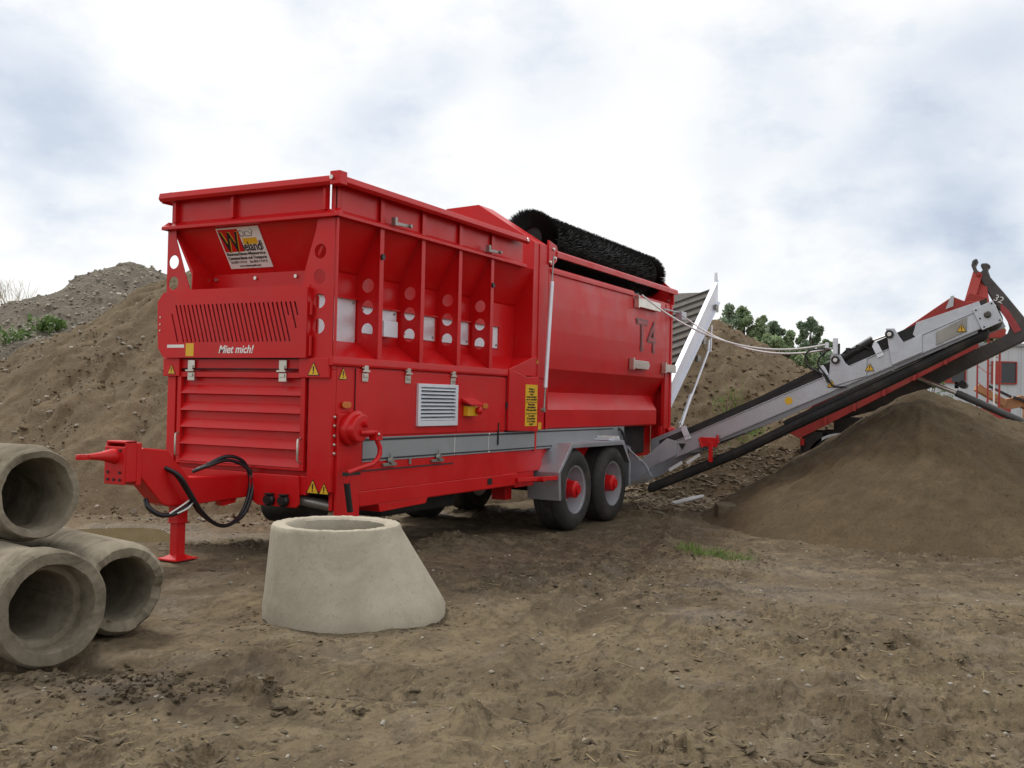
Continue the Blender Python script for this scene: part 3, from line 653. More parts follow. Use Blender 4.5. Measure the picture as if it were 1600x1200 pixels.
# ventilation grille
mb = MB(); gx0, gx1, gz0, gz1 = 1.34, 2.11, 1.40, 1.835
mb.box(gx0, gx0+.045, -.045, -.014, gz0, gz1); mb.box(gx1-.045, gx1, -.045, -.014, gz0, gz1); mb.box(gx0+.045, gx1-.045, -.045, -.014, gz1-.035, gz1); mb.box(gx0+.045, gx1-.045, -.045, -.014, gz0, gz0+.055)
vg = mb.obj('ventilation_grille', 'galv_bright', T, .003)
mb = MB()
for i in range(9):
    zt = gz1-.04-i*.0385; mb.prism([(-.016, zt), (-.044, zt-.022), (-.044, zt-.027), (-.012, zt-.004)], 'yz', gx0+.045, gx1-.045)
mb.obj('slat', 'galv_bright', vg)
mb = MB(); mb.box(gx0+.04, gx1-.04, -.0165, -.0145, gz0+.04, gz1-.02); mb.obj('backing', 'dark', vg)
# switch box
mb = MB(); mb.prism([(-.014, 1.70), (-.014, 1.66), (-.14, 1.62), (-.145, 1.63)], 'yz', 2.22, 2.50); sw = mb.obj('switch_hood', 'red', T, .002)
mb = MB(); mb.box(2.27, 2.47, -.08, -.014, 1.50, 1.61); mb.obj('switch_box', 'yellow', sw, .006)
mb = MB(); mb.lathe([(0, 0), (.035, 0), (.045, .05), (.02, .07), (0, .07)], (2.45, -.08, 1.56), (0, -1, 0), 14); mb.obj('switch_knob', 'red', sw)
for x in (.19, 2.74):
    mb = MB(); mb.prism([(x+.062*math.copysign(abs(math.cos(t_))**.6, math.cos(t_)), 1.61+.03*math.copysign(abs(math.sin(t_))**.6, math.sin(t_))) for t_ in np.linspace(0, 2*math.pi, 24, endpoint=False)], 'xz', -.030, -.012); ml = mb.obj('marker_lamp', 'amber', T, .005)
# end cabinet with the yellow notice
mb = MB(); mb.prism([(3.26, 1.32), (3.26, 2.02), (3.30, 2.045), (3.72, 1.975), (4.04, 1.985), (4.04, 1.30)], 'xz', -.05, .02)
mb.prism([(3.26, 2.045), (4.02, 2.25), (4.02, 1.99), (3.72, 1.985)], 'xz', -.02, .25); ec = mb.obj('end_cabinet', 'red', T, .008)
mb = MB(); mb.box(3.67, 3.99, -.0545, -.0505, 1.37, 1.88); ys = mb.obj('notice_board', 'yellow', T)
mb = MB(); [mb.box(3.68, 3.98, -.0562, -.0546, z, z+.008) for z in (1.66, 1.52)]; mb.obj('rule', 'black', ys)
for i, (s_, w_) in enumerate((('Notice a', .15), ('verifier', .17), ('avant', .08), ('intervention', .26), ('sur la machine', .28))): text('lettering', s_, (3.83-w_/2, -.0565, 1.815-i*.032), SU, SV, .036, 'black', ys, width=w_, bold=.02)
for i, (s_, w_) in enumerate((('Maschine', .18), ('abschalten', .22), ('Wartung siehe', .28))): text('lettering', s_, (3.83-w_/2, -.0565, 1.625-i*.034), SU, SV, .036, 'black', ys, width=w_, bold=.02)
for i, (s_, w_) in enumerate((('To switch', .17), ('if machine', .22), ('is in range', .2), ('open', .1))): text('lettering', s_, (3.83-w_/2, -.0565, 1.485-i*.033), SU, SV, .036, 'black', ys, width=w_, bold=.02)
mb = MB(); mb.box(4.11, 4.20, -.012, -.008, 1.32, 1.41); mb.obj('yellow_label', 'yellow', T)
sticker(T, (4.05, -.012, 2.15), SU, SV, .07); sticker(T, (4.28, -.022, 2.07), SU, SV, .07); sticker(T, (4.28, -.022, 1.96), SU, SV, .06)

# grey stripe with dark edge lines
mb = MB(); mb.box(.47, 4.03, -.006, .0, 1.075, 1.305); mb.box(4.075, 7.05, .0, .015, 1.075, 1.32); st = mb.obj('stripe_panel', 'stripe', T)
mb = MB(); mb.box(.47, 4.03, -.010, -.005, 1.272, 1.292); mb.box(.47, 4.03, -.010, -.005, 1.09, 1.105); mb.box(4.08, 6.6, -.004, .0, 1.285, 1.3); mb.box(4.08, 6.6, -.004, .0, 1.095, 1.11); mb.box(.46, 2.1, -.008, -.003, .985, .998); mb.obj('stripe_line', 'dark', st)
mb = MB(); mb.box(2.115, 2.122, -.0085, -.006, 1.08, 1.30); mb.box(2.86, 2.866, -.0085, -.006, 1.08, 1.30); mb.lathe([(0, 0), (.012, 0), (0, .008)], (2.87, -.012, 1.29), (0, -1, 0), 8); mb.lathe([(0, 0), (.012, 0), (0, .008)], (2.87, -.012, 1.085), (0, -1, 0), 8); mb.obj('joint', 'white', st)
mb = MB(); mb.box(3.06, 3.085, -.02, -.012, 1.16, 1.42); mb.obj('rubber_catch', 'black', T)
mb = MB(); mb.box(2.86, 2.97, -.008, -.003, .705, .775); mb.obj('jack_slot', 'black', T)
for x in (.90, 1.77):
    mb = MB(); mb.box(x-.12, x+.10, -.03, -.004, 1.02, 1.05); mb.lathe([(0, 0), (.045, 0), (.03, .03), (0, .03)], (x, -.02, 1.07), (0, -1, 0), 12); mb.bar((x-.02, -.03, 1.07), (x-.03, -.04, 1.15), .01, .01); mb.obj('clasp', 'steel', T, .002)
mb = MB(); mb.box(1.24, 1.27, -.02, -.004, 1.02, 1.08); mb.obj('clasp', 'steel', T, .002)
mb = MB(); mb.prism([(.75, .66), (1.62, .66), (1.58, .60), (.78, .58)], 'xz', .0, .5); mb.obj('belly_plate', 'red', T, .004)

# crank gear on the side
mb = MB(); mb.box(.06, .40, -.035, .0, .56, 1.53); mg = mb.obj('gear_mount', 'red', T, .006)
mb = MB(); [mb.lathe([(0, 0), (.016, 0), (.012, .012), (0, .014)], (.045, -.002, z), (0, -1, 0), 8) for z in (1.50, 1.42, 1.33, 1.25, 1.17)]; mb.obj('bolt', 'chrome', mg)
mb = MB(); mb.lathe([(0, 0), (.15, 0), (.16, .012), (.16, .05), (.15, .06), (.13, .07), (.13, .12), (.115, .135), (0, .14)], (.22, -.035, 1.40), (0, -1, 0), 32)
mb.v = [(x if z < 1.4 else x+(z-1.4)*.35, y, z if z < 1.4 else 1.4+(z-1.4)*1.0) for x, y, z in mb.v]
mb.lathe([(0, 0), (.03, 0), (.03, .05), (0, .05)], (.27, -.17, 1.44), (0, -1, 0), 12); gh = mb.obj('gear_housing', 'red', mg)
mb = MB(); mb.tube([(.20, -.17, 1.36), (.40, -.20, 1.36)], .026, 10); mb.box(.37, .47, -.23, -.15, 1.29, 1.37)
mb.tube([(.42, -.19, 1.33), (.44, -.2, 1.27), (.46, -.21, 1.22), (.46, -.21, 1.16), (.42, -.21, 1.11), (.34, -.21, 1.07), (.15, -.2, 1.04), (.0, -.19, 1.01)], .024, 10); mb.tube([(.0, -.19, 1.01), (.0, -.19, .90)], .02, 8); mb.obj('crank_arm', 'red', mg)
mb = MB(); mb.lathe([(0, 0), (.016, 0), (0, .012)], (.40, -.24, 1.345), (0, -1, 0), 8); mb.obj('bolt', 'chrome', mg)
mb = MB(); mb.bar((-.05, -.195, 1.0), (.17, -.195, 1.0), .035, .03); mb.tube([(.0, -.19, .92), (.06, -.19, .66)], .028, 10); mb.obj('crank_grip', 'black', mg)

# drum bulkhead with the gabled head
mb = MB(); mb.prism([(0, 1.31), (0, 3.67), (.82, 4.19), (1.3, 4.17), (W, 3.67), (W, 1.31)], 'yz', 3.92, 4.30); mb.prism([(-.012, 1.97), (-.012, 3.66), (.0, 3.66), (.0, 1.97)], 'yz', 4.06, 4.32)
mb.obj('drum_bulkhead', 'red', T, .008)
mb = MB(); mb.prism([(4.28, 3.44), (4.28, 3.74), (4.50, 3.70), (4.54, 3.64), (4.52, 3.50), (4.40, 3.42)], 'xz', -.03, .0); bb = mb.obj('brush_bracket', 'red', T, .006)
mb = MB(); [mb.lathe([(0, 0), (.024, 0), (.018, .018), (0, .02)], (x, -.032, z), (0, -1, 0), 10) for x, z in ((4.40, 3.64), (4.45, 3.53), (4.31, 3.46))]; mb.obj('bolt', 'chrome', bb)
mb = MB(); mb.prism([(-.03, 3.37), (-.03, 3.60), (.35, 3.92), (.6, 3.92), (.6, 3.5), (.1, 3.34)], 'yz', 9.12, 9.16)
bb = mb.obj('brush_bracket', 'red', T, .006)
mb = MB(); [mb.lathe([(0, 0), (.022, 0), (.016, .018), (0, .02)], (9.12, y, z), (-1, 0, 0), 10) for y, z in ((.18, 3.70), (.02, 3.58), (.06, 3.44))]; mb.obj('bolt', 'chrome', bb)
mb = MB(); mb.prism([(-.045, 3.545), (-.045, 3.615), (-.02, 3.64), (.03, 3.60), (.03, 3.56)], 'yz', 4.5, 9.3); mb.box(4.4, 9.2, .9, 1.0, 3.5, 3.6); mb.obj('brush_rail', 'red', T, .004)
# cleaning brush: core and thousands of bristles
BX0, BX1, BY, BZ, BR = 4.75, 9.0, .48, 3.86, .36
mb = MB(); mb.lathe([(0, .05), (BR*.5, .05), (BR*.86, .22), (BR*.9, (BX1-BX0)*.5), (BR*.86, BX1-BX0-.2), (BR*.5, BX1-BX0-.05), (0, BX1-BX0-.05)], (BX0, BY, BZ), (1, 0, 0), 40); br = mb.obj('cleaning_brush', 'bristle', T)
N = 34000; th = rng.random(N)*2*math.pi; xs = BX0+rng.random(N)*(BX1-BX0); xs[:4200] = BX0+rng.random(4200)*.14; xs[4200:7000] = BX1-rng.random(2800)*.12
lean = np.where(xs < BX0+.2, -(BX0+.2-xs)*.7, 0)+np.where(xs > BX1-.2, (xs-BX1+.2)*.7, 0)+rng.normal(0, .010, N)
r1 = BR*(1+rng.normal(0, .025, N)+np.where(xs < BX0+.14, -.0+rng.random(N)*.06, 0)); r0 = BR*.45; w = .004
ct, sn = np.cos(th), np.sin(th)
base = np.stack([xs, BY+ct*r0, BZ+sn*r0], -1); tip = np.stack([xs+lean, BY+ct*r1, BZ+sn*r1], -1); tan = np.stack([rng.random(N)*.0+.5, -sn*w*80, ct*w*80], -1); tan = tan/np.linalg.norm(tan, axis=1)[:, None]*w
vsb = np.stack([base-tan, base+tan, tip+tan*.5, tip-tan*.5], 1).reshape(-1, 3); o = link('bristle', poly_mesh('bristle', vsb, np.arange(N*4).reshape(-1, 4), 'bristle', False), br); tag(o, kind='stuff')
mb = MB(); mb.lathe([(.05, 0), (.05, .5)], (BX1-.1, BY, BZ), (1, 0, 0), 14); mb.lathe([(.05, 0), (.05, .5)], (BX0-.45, BY, BZ), (1, 0, 0), 14); mb.obj('shaft', 'steel', br)
mb = MB(); mb.lathe([(0, 0), (.86, 0), (.86, 4.6), (0, 4.6)], (4.35, 1.05, 2.56), (1, 0, 0), 48); mb.obj('screen_drum', 'rubber', T)

# drum housing, long side
mb = MB()
bul = [(0, 3.36), (-.012, 3.2), (-.022, 2.9), (-.022, 2.6), (-.012, 2.3), (0, 2.10)]
mb.prism([(y, z) for y, z in bul]+[(.02, 2.08), (.02, 3.38)], 'yz', 4.34, 8.78)
mb.prism([(0, 2.10), (.20, 1.80), (.22, 1.80), (.02, 2.12)], 'yz', 4.34, 8.95)
mb.prism([(.20, 1.80), (-.0, 1.57), (-.0, 1.34), (.02, 1.32), (.03, 1.55), (.22, 1.78)], 'yz', 4.34, 8.45)
mb.add([(8.45, .2, 1.80), (8.45, 0, 1.57), (8.45, 0, 1.34), (8.62, .10, 1.34), (8.66, .2, 1.56), (8.62, .2, 1.80)], [(0, 1, 5), (1, 4, 5), (1, 2, 3, 4)])
mb.box(4.34, 9.0, .2, .22, 1.3, 1.82)
dh = mb.obj('drum_housing', 'red', T)
mb = MB(); mb.prism([(-.03, 3.33), (-.03, 3.37), (-.01, 3.41), (.03, 3.41), (.03, 3.33)], 'yz', 4.36, 7.3); mb.prism([(-.0, 3.33), (-.0, 3.37), (.03, 3.37), (.03, 3.33)], 'yz', 7.3, 9.0); mb.obj('edge_rail', 'red', dh, .004)
mb = MB(); mb.box(8.80, 9.06, -.014, .05, 1.02, 3.34); mb.box(9.02, 9.10, -.03, .3, 1.0, 3.36); mb.box(9.02, 9.08, 1.8, W, 1.0, 3.4); mb.box(4.3, 9.08, W-.03, W, 1.3, 3.4); mb.box(4.32, 4.37, -.016, .0, 1.32, 3.40); mb.obj('rear_frame', 'red', T, .006)
mb = MB(); mb.tube([(4.27+.08*0, -.10, 3.53), (4.09, -.10, 1.60)], .011, 8); mb.lathe([(0, 0), (.03, 0), (.03, .04), (0, .04)], (4.07, -.08, 1.57), (0, -1, 0), 10); rd = mb.obj('locking_rod', 'steel', T)
mb = MB(); mb.tube([(4.238, -.10, 3.2), (4.112, -.10, 1.85)], .027, 12); mb.obj('rod_sleeve', 'galv_bright', rd)
for x0, x1, z0, z1 in ((7.17, 7.82, 2.21, 2.34), (8.62, 9.14, 2.20, 2.33), (7.33, 8.32, 3.17, 3.31)):
    mb = MB(); mb.box(x0, x1, -.09, -.03, z0, z1); mb.box(x0-.02, x0+.03, -.10, -.02, z0-.02, z1+.03)
    if x0 < 7.2: mb.prism([(x1, z0), (x1, z1), (x1+.07, (z0+z1)/2)], 'xz', -.085, -.035)
    mb.obj('door_clamp', 'chrome', T, .004)
mb = MB(); mb.bar((8.55, -.06, 3.24), (9.25, -.10, 3.24), .03, .02); mb.box(9.18, 9.42, -.16, -.05, 3.12, 3.26); mb.obj('control_box', 'galv', T, .004)
# T4 in dark outline letters
to = text('lettering', 'T4', (7.40, -.029, 2.51), SU, SV, .70, 'letter', T, width=.90, bold=.02)
text('letter_face', 'T4', (7.425, -.033, 2.525), SU, SV, .665, 'maroon', to, width=.85, bold=.0)
# frame below the drum
mb = MB(); mb.box(4.08, 7.0, .05, .15, .88, 1.09); mb.box(4.08, 9.0, 1.9, 2.0, .88, 1.3); mb.box(3.9, 9.0, .55, .65, .70, 1.0); mb.box(.1, 9.0, 1.42, 1.52, .70, 1.0); mb.box(4.3, 4.4, .1, 1.95, .7, 1.3); mb.box(8.2, 9.0, .3, .36, .8, 1.35)
mb.box(3.95, 4.12, .35, .55, .42, .8); mb.obj('chassis', 'red', T, .006)
mb = MB(); mb.box(1.5, 3.0, .5, 1.6, .42, .72); mb.box(.5, 3.9, .1, 1.95, .72, .9); mb.box(6.9, 8.6, .25, 1.9, .85, 1.4); mb.obj('underbody', 'rubber', T, .03)
mb = MB(); mb.lathe([(.05, 0), (.05, .6), (.043, .6), (.043, .1), (0, .1)], (.02, .62, .76), (.28, -1, -.16), 20); ep = mb.obj('exhaust_pipe', 'steel', T)
mb = MB(); mb.lathe([(0, .45), (.0425, .45)], (.02, .62, .76), (.28, -1, -.16), 16); mb.obj('pipe_bore', 'dark', ep)
mb = MB(); mb.lathe([(0, -.3), (.15, -.3), (.17, -.27), (.17, .27), (.15, .3), (0, .3)], (.42, .75, .62), (0, 1, 0), 24); mb.obj('air_tank', 'black', T)

# wheels
def wheel(x, y, s, zc=.535):
    w = empty('wheel', (x, y, zc), T)
    mb = MB(); R0 = .535
    prof = [(.315, .01), (.33, .0), (.40, -.012), (.47, -.006), (.505, .02), (.522, .045)]
    for g0 in (.09, .15, .205, .26, .32): prof += [(.533, g0-.028), (.535, g0), (.533, g0+.022), (.522, g0+.024), (.522, g0+.032)]
    prof += [(.522, .35), (.47, .392), (.33, .385), (.315, .375)]
    mb.lathe([(r, h*s) for r, h in prof], (x, y, zc), (0, 1, 0), 56); mb.obj('tyre', 'tyre', w)
    mb = MB(); mb.lathe([(r, h*s) for r, h in [(.318, .0), (.318, .012), (.292, .018), (.285, .09), (.268, .16), (.262, .22), (.20, .235), (.12, .24), (.0, .24), (.0, .38), (.3, .38), (.318, .375)]], (x, y, zc), (0, 1, 0), 48); mb.obj('rim', 'rim', w)
    mb = MB(); mb.lathe([(r, h*s) for r, h in [(.165, .24), (.165, .21), (.14, .20), (.135, .12), (.118, .11), (.112, .0), (.095, -.015), (.06, -.02), (.06, -.045), (0, -.045)]], (x, y, zc), (0, 1, 0), 24); hb = mb.obj('hub', 'red', w)
    mb = MB()
    for k in range(10):
        a = 2*math.pi*k/10; mb.lathe([(0, 0), (.014, 0), (.014, .03*s), (0, .03*s)], (x+.20*math.cos(a), y+.20*s, zc+.20*math.sin(a)), (0, 1, 0), 6)
    mb.obj('wheel_nut', 'steel', hb)
for x in (4.78, 6.05): wheel(x, -.25, 1); wheel(x, W+.25, -1)
mb = MB(); [mb.lathe([(.06, 0), (.06, W-.1)], (x, .05, .535), (0, 1, 0), 14) for x in (4.78, 6.05)]; mb.obj('axle', 'black', T)
# mudguard
P = [(4.25, .43), (4.22, .78), (4.58, 1.13), (6.38, 1.125), (6.66, .80), (6.66, .45)]
for s in (0, 1):
    mb = MB(); a, b_ = (-.27, .18) if s == 0 else (W-.18, W+.27)
    mb.folded(P, 'xz', a, b_, .012); ya = a if s == 0 else b_-.012
    C_ = V(5.4, .4); inner = [tuple(V(*p)+(V(1, 0) if i in (0, 1) else V(-1, 0) if i in (4, 5) else V(.6*(1 if i == 2 else -1), -1))*.05) for i, p in enumerate(P)]
    for i in range(5): mb.prism([P[i], P[i+1], inner[i+1], inner[i]], 'xz', ya, ya+.012)
    mb.obj('mudguard', 'galv', T, .003)
mb = MB(); mb.prism([(0.45, -.02), (1.0, -.02), (1.0, .25), (.45, .25)], 'xy', 0, .02); mb.v = [(5.65+x*.62, y-.2, z+1.145) for x, y, z in mb.v]
mb.box(5.98, 6.30, -.24, .0, 1.14, 1.165); co = mb.obj('wheel_chock', 'galv_bright', T, .003)
mb = MB(); mb.box(6.03, 6.07, -.25, .01, 1.165, 1.20); mb.box(6.20, 6.24, -.25, .01, 1.165, 1.20); mb.obj('chock_rib', 'white', co)
mb = MB(); mb.tube([(3.9, .10, .70), (3.9, -.30+.08, .72)], .035, 10); mb.bar((3.55, -.02, .72), (4.2, -.24, .72), .05, .05); mb.obj('stop_bar', 'red', T, .004)

# drawbar
YC = 1.03; hw = .09
mb = MB(); mb.prism([(.10, .73), (.10, .93), (-.76, .95), (-1.02, 1.20), (-1.27, 1.225), (-1.31, 1.21), (-1.31, 1.00), (-1.06, .745), (-.98, .715), (-.72, .705)], 'xz', YC-hw, YC+hw)
db = mb.obj('drawbar', 'red', T, .012)
mb = MB(); mb.box(-1.36, -1.31, YC-.12, YC+.12, .92, 1.27); mb.box(-1.47, -1.36, YC-.12, YC-.10, .95, 1.285); mb.box(-1.47, -1.36, YC+.10, YC+.12, .95, 1.285); mb.box(-1.47, -1.36, YC-.12, YC+.12, 1.265, 1.285); mb.box(-1.485, -1.47, YC-.12, YC+.12, .93, 1.24); hp = mb.obj('hitch_plate', 'red', db, .008)
mb = MB()
for y in (-.07, 0, .07):
    for z in ((.97,) if y == 0 else (.97, 1.03, 1.21)): mb.lathe([(0, 0), (.012, 0), (.012, .008), (0, .008)], (-1.486, YC+y, z), (-1, 0, 0), 8)
mb.obj('hitch_hole', 'dark', db)
mb = MB(); mb.tube([(-1.48, YC, 1.16), (-1.54, YC, 1.165), (-1.62, YC, 1.165), (-1.74, YC, 1.165)], [.065, .055, .035, .022], 12)
mb.lathe([(.028, -.018), (.05, -.02), (.055, 0), (.05, .02), (.028, .018), (.028, -.018)], (-1.79, YC, 1.165), (0, 0, 1), 24); mb.obj('towing_eye', 'red', db)
mb = MB(); mb.box(-.85, -.73, YC-.055, YC+.055, .55, .74); mb.box(-.838, -.742, YC-.044, YC+.044, .26, .55); mb.box(-.856, -.724, YC-.062, YC+.062, .55, .565)
jl = mb.obj('jack_leg', 'red', T, .006)
mb = MB(); zf = .235; mb.box(-.92, -.66, YC-.12, YC+.12, zf, zf+.012)
mb.add([(-.89, YC-.09, zf+.012), (-.69, YC-.09, zf+.012), (-.69, YC+.09, zf+.012), (-.89, YC+.09, zf+.012), (-.838, YC-.045, zf+.04), (-.742, YC-.045, zf+.04), (-.742, YC+.045, zf+.04), (-.838, YC+.045, zf+.04)], [(0, 1, 5, 4), (1, 2, 6, 5), (2, 3, 7, 6), (3, 0, 4, 7)]); mb.obj('foot', 'red', jl)
mb = MB(); mb.prism([(-.35, .72), (-.12, .74), (-.15, .68), (-.3, .66)], 'xz', YC-.05, YC+.02); mb.obj('bracket', 'red', db)
def smooth(pts, n=8):
    P = [V(*p) for p in pts]; out = []
    for i in range(len(P)-1):
        p0, p1, p2, p3 = P[max(i-1, 0)], P[i], P[i+1], P[min(i+2, len(P)-1)]
        for t in np.linspace(0, 1, n, endpoint=False): out.append(.5*((2*p1)+(-p0+p2)*t+(2*p0-5*p1+4*p2-p3)*t*t+(-p0+3*p1-3*p2+p3)*t**3))
    return out+[P[-1]]
for k, dy in enumerate((0, .035)):
    mb = MB(); mb.tube(smooth([(-1.16, 1.15-dy, 1.10), (-1.08, 1.05, 1.08), (-.98, .89-dy, 1.0), (-.86, .86-dy, .84), (-.72, .86-dy, .66), (-.52, .86, .53), (-.36, .86, .50), (-.16, .86+dy, .58), (-.04, .88+dy, .76), (-.02, .90+dy, .93), (-.10, .95, 1.03+dy), (-.26, 1.0, 1.075+dy), (-.44, 1.04+dy, 1.03), (-.55, 1.12, .98)]), .017, 10); mb.obj('hose', 'hose', T)
mb = MB(); mb.tube(smooth([(-1.20, .98, .79), (-1.21, .92, .72), (-1.12, .88, .66), (-.98, .87, .66), (-.86, .87, .70), (-.76, .88, .75)]), .022, 10); mb.obj('hose', 'hose', T)
mb = MB(); mb.tube(smooth([(-1.05, .86, .665), (-.93, .85, .72), (-.80, .87, .77)]), .007, 8); mb.tube(smooth([(-.97, .85, .66), (-.86, .84, .70), (-.76, .86, .76)]), .007, 8); mb.obj('hose_guard', 'white', T)
mb = MB(); mb.tube([(-.02, .90, .93), (-.0, .90, .86)], .02, 8); mb.tube([(0, .9, .86), (.02, .9, .78)], .012, 8); mb.obj('hose_fitting', 'steel', T)

# side discharge conveyor: straight out to the right of the trailer, rising
CX0, CX1 = 7.20, 8.12
def cz(y): return .875+(-y-.75)*.457         # underside of the side rail
mb = MB()
for x0 in (CX0, CX1):
    sg = 1 if x0 == CX0 else -1
    mb.prism([(-.75, cz(-.75)), (-.75, cz(-.75)+.235), (-4.9, cz(-4.9)+.235), (-4.9, cz(-4.9))], 'yz', x0, x0+.012*sg)
    mb.prism([(-.75, cz(-.75)-.012), (-.75, cz(-.75)), (-4.9, cz(-4.9)), (-4.9, cz(-4.9)-.012)], 'yz', min(x0, x0+.07*sg), max(x0, x0+.07*sg))
    mb.prism([(-.75, cz(-.75)+.235), (-.75, cz(-.75)+.247), (-4.9, cz(-4.9)+.247), (-4.9, cz(-4.9)+.235)], 'yz', min(x0-.02*sg, x0+.05*sg), max(x0-.02*sg, x0+.05*sg))
for y in (-.9, -1.6, -2.3, -3.0, -3.7, -4.4): mb.bar((CX0+.014, y, cz(y)+.03), (CX1-.014, y, cz(y)+.03), .05, .06)
cf = mb.obj('side_conveyor', 'galv', T, .002)
mb = MB(); mb.prism([(-.04, .46), (-.04, .98), (-.22, .80), (-.64, 1.16), (-.80, 1.12), (-.79, cz(-.79)+.02), (-.42, cz(-.42)+.0), (-.20, .52)], 'yz', CX0-.03, CX0-.012)
mb.prism([(-.04, .46), (-.04, 1.1), (-.62, 1.35), (-.79, cz(-.79)+.02), (-.2, .51)], 'yz', CX1, CX1+.012); mb.box(CX0-.012, CX1, -.05, -.035, .46, .75)
mb.bar((CX0-.04, -.05, .96), (CX0-.04, -.30, .76), .012, .02); mb.bar((CX0-.04, -.30, .76), (CX0-.04, -.42, .57), .012, .02); mb.obj('feed_hopper', 'galv', cf, .003)
mb = MB()
for i, (ya, yb) in enumerate([(-.5, -4.95)]):
    mb.prism([(ya, cz(ya)+.20), (yb, cz(yb)+.20), (yb, cz(yb)+.21), (ya, cz(ya)+.21)], 'yz', CX0+.16, CX1-.16)
mb.prism([(-.5, cz(-.5)+.205), (-4.95, cz(-4.95)+.205), (-4.95, cz(-4.95)+.36), (-.5, cz(-.5)+.36)], 'yz', CX0+.03, CX0+.045)
mb.add([(CX0+.04, -.5, cz(-.5)+.35), (CX0+.18, -.5, cz(-.5)+.21), (CX0+.18, -4.9, cz(-4.9)+.21), (CX0+.04, -4.9, cz(-4.9)+.35)], [(0, 1, 2, 3)])
mb.add([(CX1-.04, -.5, cz(-.5)+.45), (CX1-.18, -.5, cz(-.5)+.21), (CX1-.18, -4.9, cz(-4.9)+.21), (CX1-.04, -4.9, cz(-4.9)+.45)], [(0, 1, 2, 3)])
mb.obj('carrying_belt', 'rubber', cf)
mb = MB(); mb.prism([(-.74, 1.06), (-.80, 1.18), (-3.0, cz(-3.0)+.42), (-4.15, cz(-4.15)+.42), (-4.15, cz(-4.15)+.20), (-.74, cz(-.74)+.2)], 'yz', CX0+.014, CX0+.022); mb.obj('belt_skirt', 'rubber', cf)
# sagging return belt
yy = np.linspace(-.30, -4.98, 30); th = .15
sag = [float(np.interp(-y, [.27, 1.69, 2.5, 3.45, 4.25, 4.94], [.37, 1.01, 1.44, 1.92, 2.34, 2.72]))+.06 for y in yy]
mb = MB()
poly = [(y, z) for y, z in zip(yy, sag)]+[(y, z-th) for y, z in zip(yy[::-1], sag[::-1])]
mb.prism(poly, 'yz', CX0+.05, CX0+.32); mb.obj('return_belt', 'rubber', cf, .06)
mb = MB(); mb.prism([(-.75, cz(-.75)-.01), (-4.85, cz(-4.85)-.01), (-4.85, cz(-4.85)-.05), (-3.3, cz(-3.3)-.075), (-2.3, cz(-2.3)-.10), (-1.25, cz(-1.25)-.04)], 'yz', CX0+.03, CX0+.038); mb.obj('lower_skirt', 'galv_dull', cf)
mb = MB()
for y, l in ((-.68, .09), (-.95, .06)): mb.bar((CX0-.01, y, cz(y)-.16), (CX0-.01, y-.2, cz(y-.2)-.12), .01, .045)
mb.obj('belt_scraper', 'debris', cf)
hd = []
a = math.atan(.457); ca, sa = math.cos(a), math.sin(a)
def cpt(s, h): return (-s*ca-h*sa*-1*0-0, 0)
def rot(s, h, y0=-4.86, z0=None):
    z0 = cz(y0)+.12 if z0 is None else z0
    return (y0-s*ca+h*sa*1.0, z0+s*sa+h*ca)
mb = MB(); mb.prism([rot(-.02, -.15), rot(.25, -.15), rot(.25, .15), rot(-.02, .15)], 'yz', CX0-.045, CX0-.012); mb.prism([rot(-.02, -.15), rot(.25, -.15), rot(.25, .15), rot(-.02, .15)], 'yz', CX1+.01, CX1+.03); hb = mb.obj('head_plate', 'galv', cf, .004)
c = rot(.12, 0.01); mb = MB(); mb.lathe([(0, 0), (.045, 0), (.045, .03), (.03, .045), (0, .045)], (CX0-.045, c[0], c[1]), (-1, 0, 0), 20); mb.obj('bearing', 'arm', hb)
mb = MB(); [mb.lathe([(0, 0), (.012, 0), (.012, .012), (0, .012)], (CX0-.045, *rot(s_, h_)), (-1, 0, 0), 6) for s_, h_ in ((.02, -.12), (.22, -.12), (.02, .12), (.22, .12), (.02, 0))]; mb.obj('bolt', 'dark', hb)
mb = MB(); mb.lathe([(0, 0), (.15, 0), (.15, .86), (0, .86)], (CX0+.03, c[0], c[1]), (1, 0, 0), 24); mb.obj('head_drum', 'rubber', cf)
# covers over the upper end
mb = MB(); mb.prism([(-4.06, cz(-4.06)+.30), (-4.10, cz(-4.1)+.44), (-4.86, cz(-4.86)+.36), (-4.9, cz(-4.9)+.235), (-4.1, cz(-4.1)+.235)], 'yz', CX0+.004, CX0+.011); mb.obj('side_cover', 'galv', cf, .002)
mb = MB(); mb.prism([(-4.35, cz(-4.35)+.02), (-4.35, cz(-4.35)+.19), (-4.72, cz(-4.72)+.22), (-4.72, cz(-4.72)+.03)], 'yz', CX0-.02, CX0-.012); mb.prism([(-3.95, cz(-3.95)+.0), (-3.95, cz(-3.95)+.235), (-4.02, cz(-4.02)+.235), (-4.02, cz(-4.02)+.0)], 'yz', CX0-.02, CX0-.012); mb.obj('splice_plate', 'steel', cf, .002)
